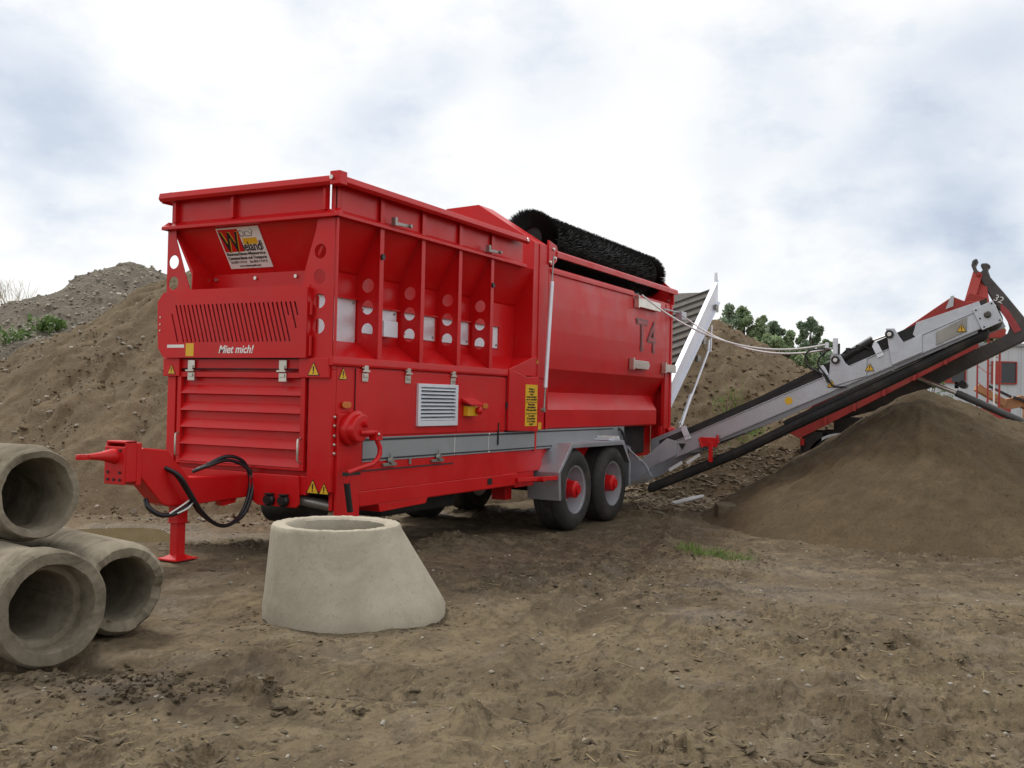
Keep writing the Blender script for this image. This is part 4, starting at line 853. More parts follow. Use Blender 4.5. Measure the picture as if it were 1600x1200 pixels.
# fold joint brackets and the two cylinders
for yb, hh in ((-3.10, .47), (-3.80, .50)):
    mb = MB(); mb.prism([(yb+.13 if yb > -3.2 else yb-.0, cz(yb)+.0), (yb+.10 if yb > -3.2 else yb+.08, cz(yb)+hh), (yb-.03, cz(yb)+hh+.0), (yb-.10, cz(yb)+hh-.12), (yb-.16, cz(yb)+.30), (yb-.38, cz(yb-.38)+.24), (yb-.38, cz(yb-.38)), ], 'yz', CX0-.03, CX0-.012)
    jb = mb.obj('joint_bracket', 'galv', cf, .004)
    mb = MB(); mb.lathe([(0, 0), (.055, 0), (.055, .05), (.04, .05), (.035, .03), (0, .03)], (CX0-.03, yb+.03, cz(yb)+hh-.08), (-1, 0, 0), 18); rr_ = mb.obj('pivot', 'black', jb)
    mb = MB(); mb.lathe([(0, 0), (.032, 0), (.028, .02), (0, .022)], (CX0-.062, yb+.03, cz(yb)+hh-.08), (-1, 0, 0), 14); mb.obj('pin', 'white', jb)
mb = MB(); za = cz(-3.1)+.40; zb = cz(-3.8)+.43; mb.tube([(CX0+.03, -3.15, za+.02), (CX0+.03, -3.55, za+(zb-za)*.6+.06)], .06, 14); cy = mb.obj('fold_cylinder', 'black', cf)
mb = MB(); mb.tube([(CX0+.03, -3.5, za+(zb-za)*.55+.05), (CX0+.03, -3.78, zb)], .016, 10); mb.obj('piston_rod', 'chrome', cy)
mb = MB(); mb.tube([(CX0+.03, -3.12, za+.05), (CX0-.02, -3.2, za+.12), (CX0-.02, -3.42, za+.19), (CX0, -3.52, za+.14)], .012, 8); mb.box(CX0-.03, CX0+.03, -3.26, -3.2, za+.08, za+.16); mb.box(CX0-.03, CX0+.03, -3.38, -3.33, za+.12, za+.2); mb.box(CX0-.02, CX0+.01, -3.12, -3.08, za+.05, za+.22); mb.obj('hydraulic_line', 'black', cf, .004)
mb = MB(); mb.tube(smooth([(CX0-.03, -2.95, 2.50), (CX0-.06, -2.72, 2.47), (CX0-.06, -2.66, 2.36), (CX0-.06, -2.72, 2.24), (CX0-.05, -2.90, 2.14), (CX0-.05, -2.98, 2.02)]), .012, 8); mb.obj('hose', 'hose', cf)
mb = MB(); mb.tube(smooth([(CX0-.03, -3.0, 2.50), (CX0-.06, -2.88, 2.40), (CX0-.06, -2.84, 2.28), (CX0-.05, -2.95, 2.12), (CX0-.05, -3.05, 1.98), (CX0-.05, -3.22, 1.97)]), .012, 8); mb.obj('hose', 'hose', cf)
# slotted lugs on the rail
for y in (-.93, -2.92, -3.62):
    z = cz(y)+.2; mb = MB(); mb.prism([(y, z-.02), (y+.075, z+.14), (y+.06, z+.19), (y+.02, z+.20), (y-.01, z+.165), (y-.085, z+.02)], 'yz', CX0-.02, CX0-.01); mb.obj('lug', 'galv_bright', cf, .002)
mb = MB(); mb.box(CX0-.07, CX0-.012, -1.42, -1.16, 1.06, 1.20); mb.box(CX0-.09, CX0-.05, -1.36, -1.30, .84, 1.14); mb.tube([(CX0-.06, -1.15, 1.18), (CX0-.06, -1.2, 1.05)], .02, 8); mb.tube([(CX0-.06, -1.42, 1.24), (CX0-.06, -1.44, 1.12)], .02, 8); mb.obj('conveyor_clamp', 'red', cf, .008)
mb = MB(); mb.lathe([(0, 0), (.055, 0), (.055, .003), (0, .003)], (CX0-.001, -2.43, cz(-2.43)+.12), (-1, 0, 0), 24); mb.obj('yellow_label', 'yellow', cf)
for y in (-3.02, -3.52, -4.66): sticker(cf, (CX0-.035, y, cz(y)+.05), FU, FV, .12)
mb = MB(); sticker(cf, (CX0-.035, -.88, cz(-.88)+.16), FU, (0, 0, -1), .11)
# hoses and hooks by the tail of the conveyor
mb = MB(); mb.tube(smooth([(8.9, -.04, 1.22), (8.98, -.1, 1.24), (9.02, -.14, 1.15), (9.0, -.15, .95)]), .05, 12); mb.box(8.55, 8.62, -.05, .0, .85, 1.3); mb.obj('rear_hook', 'red', T)
mb = MB(); mb.tube(smooth([(6.75, .1, 1.34), (6.85, -.05, 1.25), (6.9, -.08, 1.05), (6.98, -.05, .8)]), .02, 8); mb.tube(smooth([(6.85, .1, 1.34), (6.95, -.03, 1.2), (6.96, -.05, .95)]), .02, 8); mb.obj('hose', 'hose', T)
mb = MB(); mb.add([(7.0, .1, .95), (7.6, .1, .98), (7.6, .5, 1.2), (7.0, .5, 1.2), (7.0, .1, .93), (7.6, .1, .96), (7.6, .5, 1.18), (7.0, .5, 1.18)], [(0, 1, 2, 3), (4, 5, 6, 7), (0, 1, 5, 4), (2, 3, 7, 6)]); mb.box(6.7, 8.3, -.02, .02, .42, .50); mb.box(6.68, 8.2, .02, .6, .40, .52); mb.obj('transfer_chute', 'galv', T)
# guy cables
for a_, b_, s_ in (((7.45, -.09, 3.36), (7.12, -2.98, 2.56), .36), ((9.30, -.10, 3.22), (7.12, -3.02, 2.50), .30)):
    a_ = V(*a_); b_ = V(*b_); mb = MB(); mb.tube([a_+(b_-a_)*t-V(0, 0, 1)*s_*4*t*(1-t) for t in np.linspace(0, 1, 24)], .014, 8); mb.obj('cable', 'cable', T)
mb = MB(); mb.box(7.10, 7.16, -3.10, -3.04, 2.42, 2.64); mb.box(7.08, 7.16, -2.98, -2.94, 2.50, 2.58); mb.obj('cable_anchor', 'galv_bright', cf, .003)

# rear elevating conveyor
def rz(x): return 2.15+(x-10.06)*.775
RY0, RY1 = .30, 1.75
mb = MB()
for y in (RY0, RY1):
    mb.prism([(9.2, rz(9.2)-.36), (9.2, rz(9.2)+.02), (12.62, rz(12.62)+.05), (12.78, rz(12.62)-.04), (12.80, rz(12.7)-.40)], 'xz', y, y+.012)
    mb.prism([(9.2, rz(9.2)+.02), (9.2, rz(9.2)+.04), (12.62, rz(12.62)+.07), (12.62, rz(12.62)+.05)], 'xz', y-.06, y+.03); mb.prism([(9.2, rz(9.2)-.38), (9.2, rz(9.2)-.36), (12.80, rz(12.7)-.40), (12.80, rz(12.7)-.42)], 'xz', y-.06, y+.02)
mb.prism([(12.55, rz(12.55)), (12.60, rz(12.6)+.24), (12.66, rz(12.66)+.22), (12.72, rz(12.7)-.1)], 'xz', RY0-.02, RY0+.02)
rc = mb.obj('rear_conveyor', 'galv_bright', T, .003)
mb = MB(); mb.add([(9.2, RY0+.02, rz(9.2)-.06), (12.45, RY0+.02, rz(12.45)-.06), (12.45, RY1-.02, rz(12.45)-.06), (9.2, RY1-.02, rz(9.2)-.06)]+[(12.6, RY0+.02, rz(12.6)-.2), (12.6, RY1-.02, rz(12.6)-.2)], [(0, 1, 2, 3), (1, 4, 5, 2)]); rb = mb.obj('carrying_belt', 'belt', rc)
mb = MB(); mid = (RY0+RY1)/2
for k in range(15):
    x = 9.3+k*.22
    for ya, yb in ((RY0+.04, mid-.02), (RY1-.04, mid+.02)):
        mb.bar((x+.12, ya, rz(x+.12)-.04), (x-.25, yb, rz(x-.25)-.04), .025, .04, (-.6, 0, .8))
mb.obj('chevron_rib', 'belt', rb)
mb = MB(); mb.tube([(12.0, RY0-.08, 2.95), (11.95, RY0-.08, 2.72), (10.15, RY0-.1, 1.15)], .022, 10); mb.tube([(12.15, RY0-.08, 3.25), (12.1, RY0-.08, 2.72)], .018, 8); mb.tube([(10.9, RY0-.09, 1.85), (10.3, RY0-.1, 1.28)], .034, 10); mb.bar((10.15, RY0-.1, 1.35), (10.45, RY0-.1, 1.33), .03, .03); mb.obj('support_strut', 'galv_bright', rc)
mb = MB(); mb.box(11.75, 11.95, RY0-.05, RY0, 2.85, 3.0); mb.box(12.5, 12.66, RY0-.06, RY0-.02, 3.55, 3.7); mb.box(11.5, 11.7, RY0-.02, RY0+.05, 2.5, 2.62); mb.obj('end_bracket', 'steel', rc, .004)
#SPLIT
# ------------------------------------------------------------------ concrete pipes and the manhole cone
def gz0(x, y): return float(ground_z(np.array([x]), np.array([y]))[0])
def pipe(label, X, D, yaw, L, prof, jag, tilt=0.0, zc=None, mat='conc_old', roll=0.0):
    x, y = WXY(X, D); a = math.radians(yaw); dX, dD = math.sin(a), math.cos(a)
    ax = V(RH[0]*dX+FH[0]*dD, RH[1]*dX+FH[1]*dD, math.tan(math.radians(tilt)))
    mb = MB(); seeds = random.random()*50
    def jg(j, t, r, h):
        k = jag(j, t) if jag else 0
        nn = .002*math.sin(5*t+seeds)+.0015*math.sin(11*t+j+seeds)
        return (r+(nn if r > .15 else 0), h+k*(1 if j in JAG else 0))
    mb.lathe(prof, (x, y, zc), ax, 120, jg)
    o = mb.obj('concrete_pipe', mat); tag(o, label, 'concrete pipe', 'concrete pipes stacked at the left'); return o
JAG = ()
def noisef(t, s, a): return a*(math.sin(3*t+s)+.6*math.sin(7*t+2*s)+.5*math.sin(13*t+s)+.35*math.sin(29*t+s))
# socket pipe (lower left), outer 0.62, with a stepped bell
rb, rs = .310, .235
JAG = (2, 3, 4, 5)
pipe('lower front concrete pipe with a wide stepped bell mouth, bottom left of the stack', -2.415, 5.32, -52, 1.9,
     [(.185, 1.9), (.185, .15), (.192, .135), (.225, .13), (.228, .02), (.238, .0), (rb-.012, .0), (rb, .014), (rb, .17), (.30, .24), (.288, .30), (.288, 1.9), (.185, 1.9)],
     lambda j, t: noisef(t, 1.3, .0035), zc=.225+rb-.01)
JAG = (2, 3)
pipe('upper concrete pipe with a plain thick rim, lying on top of the other two', -2.80, 5.93, -54, 1.9,
     [(.212, 1.9), (.212, .02), (.22, .0), (.256, -.004), (.264, .008), (.268, .09), (.285, .11), (.293, .14), (.293, 1.9), (.212, 1.9)],
     lambda j, t: noisef(t, 2.1, .004), zc=1.07, tilt=-1)
JAG = (3, 4, 5)
pipe('rear concrete pipe with a broken ragged end, half hidden behind the bell mouthed pipe', -2.30, 6.0, -50, 1.9,
     [(.19, 1.9), (.19, .06), (.192, .02), (.205, .0), (.25, -.01), (.28, .03), (.285, .12), (.285, 1.9), (.19, 1.9)],
     lambda j, t: noisef(t, .4, .011)+.03*max(0, math.cos(t-1.2)), zc=.225+.275)
# the eccentric manhole cone
cx, cy = WXY(-1.035, 6.80); mb = MB(); mb2 = []
zc0 = .205; prof = []
seg = 96
def cring(r, h, off):
    return [(cx+RH[0]*(off+r*math.cos(t))+FH[0]*(r*math.sin(t)), cy+RH[1]*(off+r*math.cos(t))+FH[1]*(r*math.sin(t)), zc0+h+(.006*math.sin(9*t)+.005*math.sin(23*t) if h < .02 else (.0022*math.sin(17*t)*math.sin(5*t)+.002*math.sin(41*t)*math.sin(3*t) if h > .55 else 0))) for t in np.linspace(0, 2*math.pi, seg, endpoint=False)]
rings = [cring(.50, 0, 0), cring(.605, .0, 0), cring(.615, .012, 0), cring(.615, .085, 0)]
for k in range(1, 9):
    t = k/8; rings.append(cring(.610+(.440-.610)*t, .10+(.585-.10)*t, -.135*t))
rings += [cring(.434, .612, -.137), cring(.425, .622, -.137), cring(.345, .620, -.137), cring(.328, .605, -.137), cring(.325, .52, -.12), cring(.50, .06, -.0), cring(.50, 0, 0)]
vv = [p for r in rings for p in r]; mb.add(vv, [(j*seg+k, j*seg+(k+1) % seg, (j+1)*seg+(k+1) % seg, (j+1)*seg+k) for j in range(len(rings)-1) for k in range(seg)], True)
tag(mb.obj('manhole_cone', 'conc'), 'pale eccentric concrete manhole cone standing on the mud before the red trailer', 'manhole cone')

# ------------------------------------------------------------------ red container on the hook-lift truck behind
cont0 = len(bpy.data.objects); c = tag(empty('skip_container', (12.3, -3.2, 1.1)), 'faded red skip container tipped up behind the side conveyor', 'container')
mb = MB(); X0, X1 = 11.2, 12.9
def skew(mb, k=.2):
    mb.v = [(x, y+(x-11.2)*k, z) for x, y, z in mb.v]; return mb
side = [(-1.40, 1.26), (-1.74, 1.10), (-4.62, 2.72), (-4.74, 3.22), (-4.70, 3.52), (-4.45, 3.50), (-4.23, 3.60), (-3.95, 3.40), (-3.1, 2.78), (-1.98, 1.72)]
for x in (X0, X1): mb.prism(side, 'yz', x, x+.03)
mb.prism([(-1.74, 1.10), (-4.62, 2.72), (-4.60, 2.78), (-1.72, 1.16)], 'yz', X0+.03, X1); mb.prism([(-4.62, 2.72), (-4.74, 3.22), (-4.70, 3.52), (-4.64, 3.5), (-4.68, 3.2), (-4.57, 2.74)], 'yz', X0+.03, X1)
skew(mb).obj('container_shell', 'red2', c, .01)
mb = MB()
for t0, hh in ((.36, .06), (.66, .045)):
    p0 = V(-1.45, 1.20+t0*.45); p1 = V(-4.68, 2.72+t0*.72); d = p1-p0; mb.bar((X0-.03, p0[0], p0[1]), (X0-.03, p1[0], p1[1]), .07, hh*1.6)
skew(mb).obj('side_rail', 'black', c, .005)
mb = MB()
for t in (.15, .32, .49, .66, .83): 
    y = -1.74+(-4.62+1.74)*t; z = 1.10+(2.72-1.10)*t; mb.bar((X0-.02, y, z), (X0-.02, y-.02, z+.35), .06, .05, (1, 0, 0))
skew(mb).obj('side_rib', 'red2', c, .004)
mb = MB(); mb.prism([(-4.20, 3.60), (-4.25, 3.61), (-4.24, 3.43), (-4.12, 3.38)], 'yz', X0-.04, X0-.03); skew(mb).obj('worn_patch', 'wall', c)
mb = MB()
for xo, in ((11.95,), (12.65,)):
    mb.bar((xo, -4.42, 3.45), (12.22 if xo < 12.3 else 12.38, -4.56, 4.10), .10, .16, (0, 1, 0))
mb.bar((12.0, -4.68, 3.40), (12.3, -4.58, 3.98), .14, .20, (0, 1, 0)); mb.prism([(-4.3, 3.45), (-4.75, 3.3), (-4.74, 3.62), (-4.45, 3.72)], 'yz', 11.8, 12.9)
mb.tube([(12.1, -4.575, 4.08), (12.5, -4.575, 4.08)], .035, 10)
mb.obj('lifting_bail', 'red2', c, .006)
t = tag(empty('hook_lift_truck', (12.3, -4.5, .1)), 'dark hook lift truck behind the fine soil heap, raised arm hooked to the container', 'truck')
mb = MB()
lower = [(-2.0, 1.38), (-2.05, 1.52), (-3.3, 2.14), (-3.66, 2.32), (-4.58, 2.78), (-4.93, 2.95), (-5.04, 3.03), (-5.07, 3.12), (-5.03, 3.27), (-4.79, 3.62), (-4.60, 3.98), (-4.50, 4.10), (-4.45, 4.24), (-4.47, 4.33), (-4.53, 4.36), (-4.56, 4.33), (-4.515, 4.24), (-4.55, 4.15), (-4.60, 4.11), (-4.64, 4.16), (-4.60, 4.22), (-4.61, 4.27), (-4.70, 4.27), (-4.76, 4.23), (-4.71, 4.17), (-4.76, 4.02), (-4.98, 3.74), (-5.32, 3.28), (-5.62, 3.18), (-5.68, 3.08), (-5.3, 2.90), (-4.42, 2.42), (-3.92, 2.13), (-3.0, 1.68)]
mb.prism(lower, 'yz', 12.16, 12.46); am = mb.obj('hook_arm', 'arm', t, .02)
mb = MB(); mb.prism([(-4.93, 3.55), (-5.05, 3.44), (-5.26, 3.08), (-5.15, 3.03), (-4.93, 3.43)], 'yz', 12.145, 12.158); mb.obj('red_label', 'redlens', am)
text('lettering', '32', (12.15, -4.80, 3.62), (0, -.9, -.45), (0, -.45, .9), .16, 'white', am, width=.15)
mb = MB(); mb.tube([(12.05, -4.35, 2.13), (12.5, -4.35, 2.13)], .07, 14); mb.tube([(12.1, -4.22, 2.12), (12.1, -4.28, 2.12)], .06, 12); mb.obj('arm_pivot', 'black', am)
for x in (12.0, 12.62):
    mb = MB(); mb.tube([(x, -4.25, 1.98), (x, -6.2, 1.08)], .06, 14); cyl = mb.obj('lift_cylinder', 'arm', t)
    mb = MB(); mb.tube([(x, -3.2, 2.42), (x, -4.25, 1.98)], .04, 12); mb.obj('piston_rod', 'chrome', cyl)
mb = MB(); mb.box(11.85, 12.0, -9.0, -1.9, 1.0, 1.25); mb.box(12.6, 12.75, -9.0, -1.9, 1.0, 1.25); mb.box(11.3, 13.3, -1.98, -1.85, .95, 1.2); mb.box(11.9, 12.7, -3.4, -2.2, 1.2, 1.5)
for y in (-3.0, -5.0, -7.0): mb.box(11.85, 12.75, y-.06, y+.06, 1.02, 1.2)
mb.obj('truck_frame', 'arm', t, .01)
mb = MB(); mb.box(11.25, 11.32, -2.12, -1.80, .62, 1.22); mb.box(11.3, 11.9, -2.1, -2.0, 1.18, 1.2); mb.obj('rear_panel', 'black', t, .006)
mb = MB(); mb.tube([(11.22, -1.78, .98), (11.22, -1.78, 1.10)], .04, 10); mb.obj('tail_lamp', 'redlens', t)
mb = MB(); mb.box(11.35, 12.0, -1.78, -1.72, .45, 1.0); mb.obj('mud_flap', 'black', t)
for y in (-2.43, -3.75, -7.6):
    for x, s in ((11.35, 1), (13.25, -1)):
        w = empty('wheel', (x, y, .55), t)
        mb = MB(); mb.lathe([(r, h*s) for r, h in [(.29, .02), (.33, 0), (.47, 0), (.5, .03), (.5, .3), (.46, .33), (.3, .32)]], (x, y, .55), (1, 0, 0), 40); mb.obj('tyre', 'tyre', w)
        mb = MB(); mb.lathe([(r, h*s) for r, h in [(.3, .02), (.27, .04), (.24, .16), (.1, .18), (.08, .08), (0, .08)]], (x, y, .55), (1, 0, 0), 32); mb.obj('rim', 'steel', w)
    if y > -5:
        for x in (11.25, 13.0):
            mb = MB(); mb.lathe([(.555, 0), (.60, .0), (.60, .36), (.585, .36), (.585, .015), (.555, .015), (.555, 0)], (x, y, .62), (1, 0, 0), 32, arc=(math.pi*.02, math.pi*.98))
            zmx = max(v[2] for v in mb.v)
            if zmx < 1.0: mb.v = [(a_, b_, 1.24-c_) for a_, b_, c_ in mb.v]
            mb.obj('mudguard', 'wall', t)
mb = MB(); mb.prism([(-8.6, .7), (-8.6, 3.0), (-8.9, 3.15), (-10.3, 3.1), (-10.5, 1.9), (-10.5, .7)], 'yz', 11.2, 13.4); mb.obj('cab', 'white', t, .05)
mb = MB(); mb.prism([(-9.2, 1.95), (-9.2, 2.85), (-10.15, 2.85), (-10.3, 1.95)], 'yz', 11.18, 11.2); mb.obj('cab_window', 'glass', t)

# ------------------------------------------------------------------ background at the right
def wp(X, D, z): x, y = WXY(X, D); return (x, y, z)
def fbox(mb, X0, X1, D0, D1, z0, z1):
    vs = [wp(X, D, z) for X in (X0, X1) for D in (D0, D1) for z in (z0, z1)]
    return mb.add(vs, [(0, 1, 3, 2), (4, 6, 7, 5), (0, 4, 5, 1), (2, 3, 7, 6), (0, 2, 6, 4), (1, 5, 7, 3)])
bl = tag(empty('industrial_building', wp(30, 55, 0)), 'pale metal clad industrial hall with dark red framed windows at the right edge', 'building')
mb = MB(); fbox(mb, 21.2, 44, 50, 64, 0, 4.9); wl_ = mb.obj('wall', 'wall', bl)
mb = MB()
for k in range(46): fbox(mb, 21.4+k*.5, 21.43+k*.5, 49.985, 50, .1, 4.85)
for X in (22.85, 25.55, 28.2): fbox(mb, X, X+.05, 49.97, 50, 0, 4.9)
o = mb.obj('panel_joint', 'wall', wl_)
mb = MB(); fbox(mb, 21.0, 44.2, 49.85, 64.1, 4.9, 5.05); mb.obj('roof_edge', 'stripe', bl)
for X0_, X1_ in ((21.6, 22.7), (24.1, 25.25), (27.6, 28.7), (31.2, 32.3)):
    mb = MB(); z0_, z1_ = 3.05, 4.08
    fbox(mb, X0_, X1_, 49.9, 49.97, z0_-.06, z0_); fbox(mb, X0_, X1_, 49.9, 49.97, z1_, z1_+.06); fbox(mb, X0_-.06, X0_, 49.9, 49.97, z0_-.06, z1_+.06); fbox(mb, X1_, X1_+.06, 49.9, 49.97, z0_-.06, z1_+.06); fbox(mb, X0_+.1, X0_+.42, 49.9, 49.97, z0_, z1_)
    wf = mb.obj('window', 'red2', bl)
    mb = MB(); fbox(mb, X0_, X1_, 49.94, 49.98, z0_, z1_); mb.obj('pane', 'glass', wf)
# red lattice mast
ms = tag(empty('lattice_mast', wp(17.4, 36, 0)), 'slender red ladder mast with a pale pole standing before the industrial hall', 'mast')
for X in (17.2, 17.62):
    mb = MB(); mb.tube([wp(X, 36, 0), wp(X, 36, 4.3)], .035, 8); mb.obj('mast_post', 'red2', ms)
mb = MB()
for k in range(14):
    z = .3+k*.3; mb.tube([wp(17.2, 36, z), wp(17.62, 36, z)], .015, 6)
    if k % 2: mb.tube([wp(17.2, 36, z), wp(17.0, 36.4, z+.3)], .012, 6)
mb.tube([wp(17.0, 36.4, 0), wp(17.0, 36.4, 4.3)], .03, 8)
mb.obj('mast_bracing', 'red2', ms)
mb = MB(); mb.tube([wp(17.38, 35.9, 0), wp(17.38, 35.9, 4.2)], .03, 8); mb.obj('pole', 'white', ms)
mb = MB(); fbox(mb, 17.1, 17.72, 35.8, 36.4, 4.3, 4.62); mb.obj('mast_head', 'red2', ms)
mb = MB(); fbox(mb, 16.9, 17.9, 35.7, 36.5, 1.35, 1.75); mb.obj('mast_base', 'red2', ms)
# orange excavator beyond the heaps
ex = tag(empty('excavator', wp(20.5, 39, 0)), 'orange excavator beyond the soil heaps at the right edge with bent arm', 'excavator')
mb = MB(); mb.bar(wp(17.9, 38.4, 2.55), wp(19.0, 38.4, 1.95), .25, .28); mb.obj('dipper_arm', 'orange', ex, .02)
mb = MB(); mb.bar(wp(18.9, 38.6, 1.85), wp(19.7, 38.6, 2.05), .3, .42); mb.bar(wp(19.6, 38.6, 2.1), wp(21.0, 38.8, 1.5), .3, .4); mb.obj('boom', 'orange', ex, .02)
mb = MB(); mb.bar(wp(18.3, 38.3, 2.62), wp(19.2, 38.3, 2.2), .09, .09); mb.bar(wp(19.3, 38.3, 2.2), wp(20.5, 38.5, 1.85), .09, .09); mb.obj('boom_cylinder', 'black', ex)
mb = MB(); fbox(mb, 20.6, 23.4, 37.6, 40.2, .95, 1.9); mb.obj('engine_housing', 'orange', ex, .05)
mb = MB(); fbox(mb, 20.7, 21.9, 37.7, 38.8, 1.9, 2.6); mb.obj('cab', 'glass', ex, .05)
for D_ in (37.6, 39.6):
    mb = MB(); fbox(mb, 20.2, 23.4, D_, D_+.5, .0, .85); mb.obj('track', 'rubber', ex, .2)

# ------------------------------------------------------------------ trees and plants
def leaf_cloud(centers, radii, n, size, sd, flat=.8, droop=0):
    r = np.random.default_rng(sd); k = r.integers(0, len(centers), n); c_ = np.array(centers)[k]; rr = np.array(radii)[k][:, None]
    d = r.normal(size=(n, 3)); d /= np.linalg.norm(d, axis=1)[:, None]; d[:, 2] *= flat
    p = c_+d*rr*(r.random((n, 1))**.45)
    a = r.normal(size=(n, 3)); a /= np.linalg.norm(a, axis=1)[:, None]; b_ = np.cross(a, r.normal(size=(n, 3))); b_ /= np.linalg.norm(b_, axis=1)[:, None]
    s_ = size*(.6+.8*r.random((n, 1)))
    return np.stack([p-a*s_, p-b_*s_*.5, p+a*s_, p+b_*s_*.5], 1).reshape(-1, 3)
def tree(X, D, h, w, label, mat='leaf', sd=0, n=6500, name='tree', group='trees beyond the stony heap', size=.075):
    r = np.random.default_rng(sd); x, y = WXY(X, D); t_ = tag(empty(name, (x, y, 0)), label, 'tree', group)
    cs = []; rs_ = []; mb = MB(); mb.tube([(x, y, 0), (x+.05, y, h*.4), (x, y+.05, h*.75), (x+.02, y, h*.95)], [h*.022, h*.017, h*.01, h*.003], 7)
    for i in range(26):
        t2 = .15+.82*i/25; z = h*t2; rad_ = w*(1-(abs(t2-.4)/.62)**2)*.62*(.6+.6*r.random()); a_ = r.random()*6.28
        px, py = x+math.cos(a_)*rad_, y+math.sin(a_)*rad_; mb.tube([(x, y, z*.75), (px, py, z)], [h*.007, h*.002], 5)
        cs.append((px, py, z+.1)); rs_.append(w*(.17+.2*r.random())*(1.15-.6*t2))
    for i in range(9): # spiky shoots at the top
        a_ = r.random()*6.28; q_ = r.random()*w*.4; cs.append((x+math.cos(a_)*q_, y+math.sin(a_)*q_, h*(.86+.16*r.random()))); rs_.append(w*.10)
    mb.obj('trunk', 'bark', t_)
    vs_ = leaf_cloud(cs, rs_, n, size, sd+5, 1.1); link('crown', poly_mesh('crown', vs_, np.arange(len(vs_)).reshape(-1, 4), mat, False), t_)
TR = [(6.5, 30, 4.75, .75, 'tall birch bush just right of the rear conveyor head', 'leaf_dark'), (7.0, 30.2, 4.7, .8, 'second tall birch bush from the rear conveyor, twin tipped', 'leaf'),
      (7.5, 30.0, 4.35, .8, 'mid height green bush right of the two tall birch bushes', 'leaf'), (7.95, 30.4, 4.25, .7, 'slim feathery bush in the middle of the tree row', 'leaf_dark'),
      (8.35, 30.1, 3.95, .7, 'short bush in the dip of the tree row', 'leaf'), (9.05, 30.3, 4.35, .85, 'rounded pale bush standing apart near the right end of the row', 'leaf_dark'),
      (9.6, 30.5, 3.7, .7, 'low last bush at the right end of the row behind the cylinder', 'leaf'), (7.3, 28.3, 3.7, .9, 'low bush before the tall birch bushes on the stony heap crest', 'leaf'),
      (8.4, 28.4, 3.3, 1.0, 'low spreading bush on the heap crest above the hanging cables', 'leaf'), (9.2, 28.6, 3.2, 1.0, 'low bush on the heap crest beside the upper end of the cables', 'leaf_dark')]
for i, (X, D, h_, w_, lb, mt) in enumerate(TR): tree(X, D, h_*.97, w_*1.25, lb, mt, 50+i, 7500, size=.055)
tree(32, 66, 6.9, 2.4, 'green tree showing over the industrial hall inside the bend of the hook arm', 'leaf', 90, 3000, group='trees by the industrial hall', size=.16)
tree(18.6, 44, 3.0, 1.3, 'thin yellow green shrub against the wall of the industrial hall', 'weed', 91, 1500, 'shrub', 'trees by the industrial hall', .06)
# bare shrub on the skyline at the left
def bare(X, D, z0, h, label, sd):
    r = random.Random(sd); mb = MB(); x, y = WXY(X, D)
    def br(p, d, L, rad_, dep):
        q_ = p+d*L; mb.tube([p, (p+q_)/2+V(r.uniform(-1, 1), r.uniform(-1, 1), 0)*L*.05, q_], [rad_, rad_*.8, rad_*.55], 5, False)
        if dep:
            for _ in range(3):
                nd = d+V(r.uniform(-.6, .6), r.uniform(-.6, .6), r.uniform(-.1, .5)); br(q_ if _ else (p+q_)/2, nd/np.linalg.norm(nd), L*.68, rad_*.55, dep-1)
    for k in range(7):
        d = V(r.uniform(-.8, .8), r.uniform(-.8, .8), 1.0); d /= np.linalg.norm(d); br(V(x, y, z0), d, h*.36, .022, 3)
    o = mb.obj('bare_shrub', 'straw'); tag(o, label, 'shrub')
bare(-16.3, 33, 3.3, 2.4, 'bare twiggy shrub on the skyline left of the grey gravelly heap', 3)
bare(-12.9, 31, 4.7, .8, 'tiny bare twig bush on the slope of the grey gravelly heap', 8)
# leafy weeds between the two left heaps
def weed(X, D, hlab, h, w, n, label, sd, pale=0.2, z=None):
    r = np.random.default_rng(sd); x, y = WXY(X, D); zb = float(heap_z(hlab, np.array([X]), np.array([D]))[0]) if z is None else z
    e_ = tag(empty('weed_clump', (x, y, zb)), label, 'weed'); mb = MB(); cs = []; rs_ = []
    for i in range(14):
        a_ = r.random()*6.28; q_ = w*.5*r.random()**.5; hh = h*(.5+.6*r.random())*(1-.5*q_/w); bx_ = x+math.cos(a_)*q_; by_ = y+math.sin(a_)*q_
        mb.tube([(bx_, by_, zb-.2), (bx_+.05*math.cos(a_), by_, zb+hh)], [.012, .004], 5, False)
        for t2 in (.35, .6, .8, 1): cs.append((bx_+.04, by_, zb+hh*t2)); rs_.append(w*.13)
    mb.obj('stem', 'weed', e_); vs_ = leaf_cloud(cs, rs_, int(n*(1-pale)), .06, sd+1); link('leaves', poly_mesh('leaves', vs_, np.arange(len(vs_)).reshape(-1, 4), 'weed', False), e_)
    vs_ = leaf_cloud(cs, rs_, int(n*pale), .05, sd+2); tag(link('leaves', poly_mesh('leaves', vs_, np.arange(len(vs_)).reshape(-1, 4), 'weed_pale', False), e_), 'pale silvery leaves')
#SPLIT
weed(-10.75, 22.9, LA, .45, .75, 420, 'taller green weed clump in the dip between the two left heaps', 5, .2)
weed(-11.25, 22.3, LA, .4, .9, 420, 'pale flowering weed clump at the left edge below the taller weeds', 6, .45)
weed(-11.3, 20.6, LB, .45, .8, 700, 'low green weed clump on the left shoulder of the brown soil heap', 7, .0)
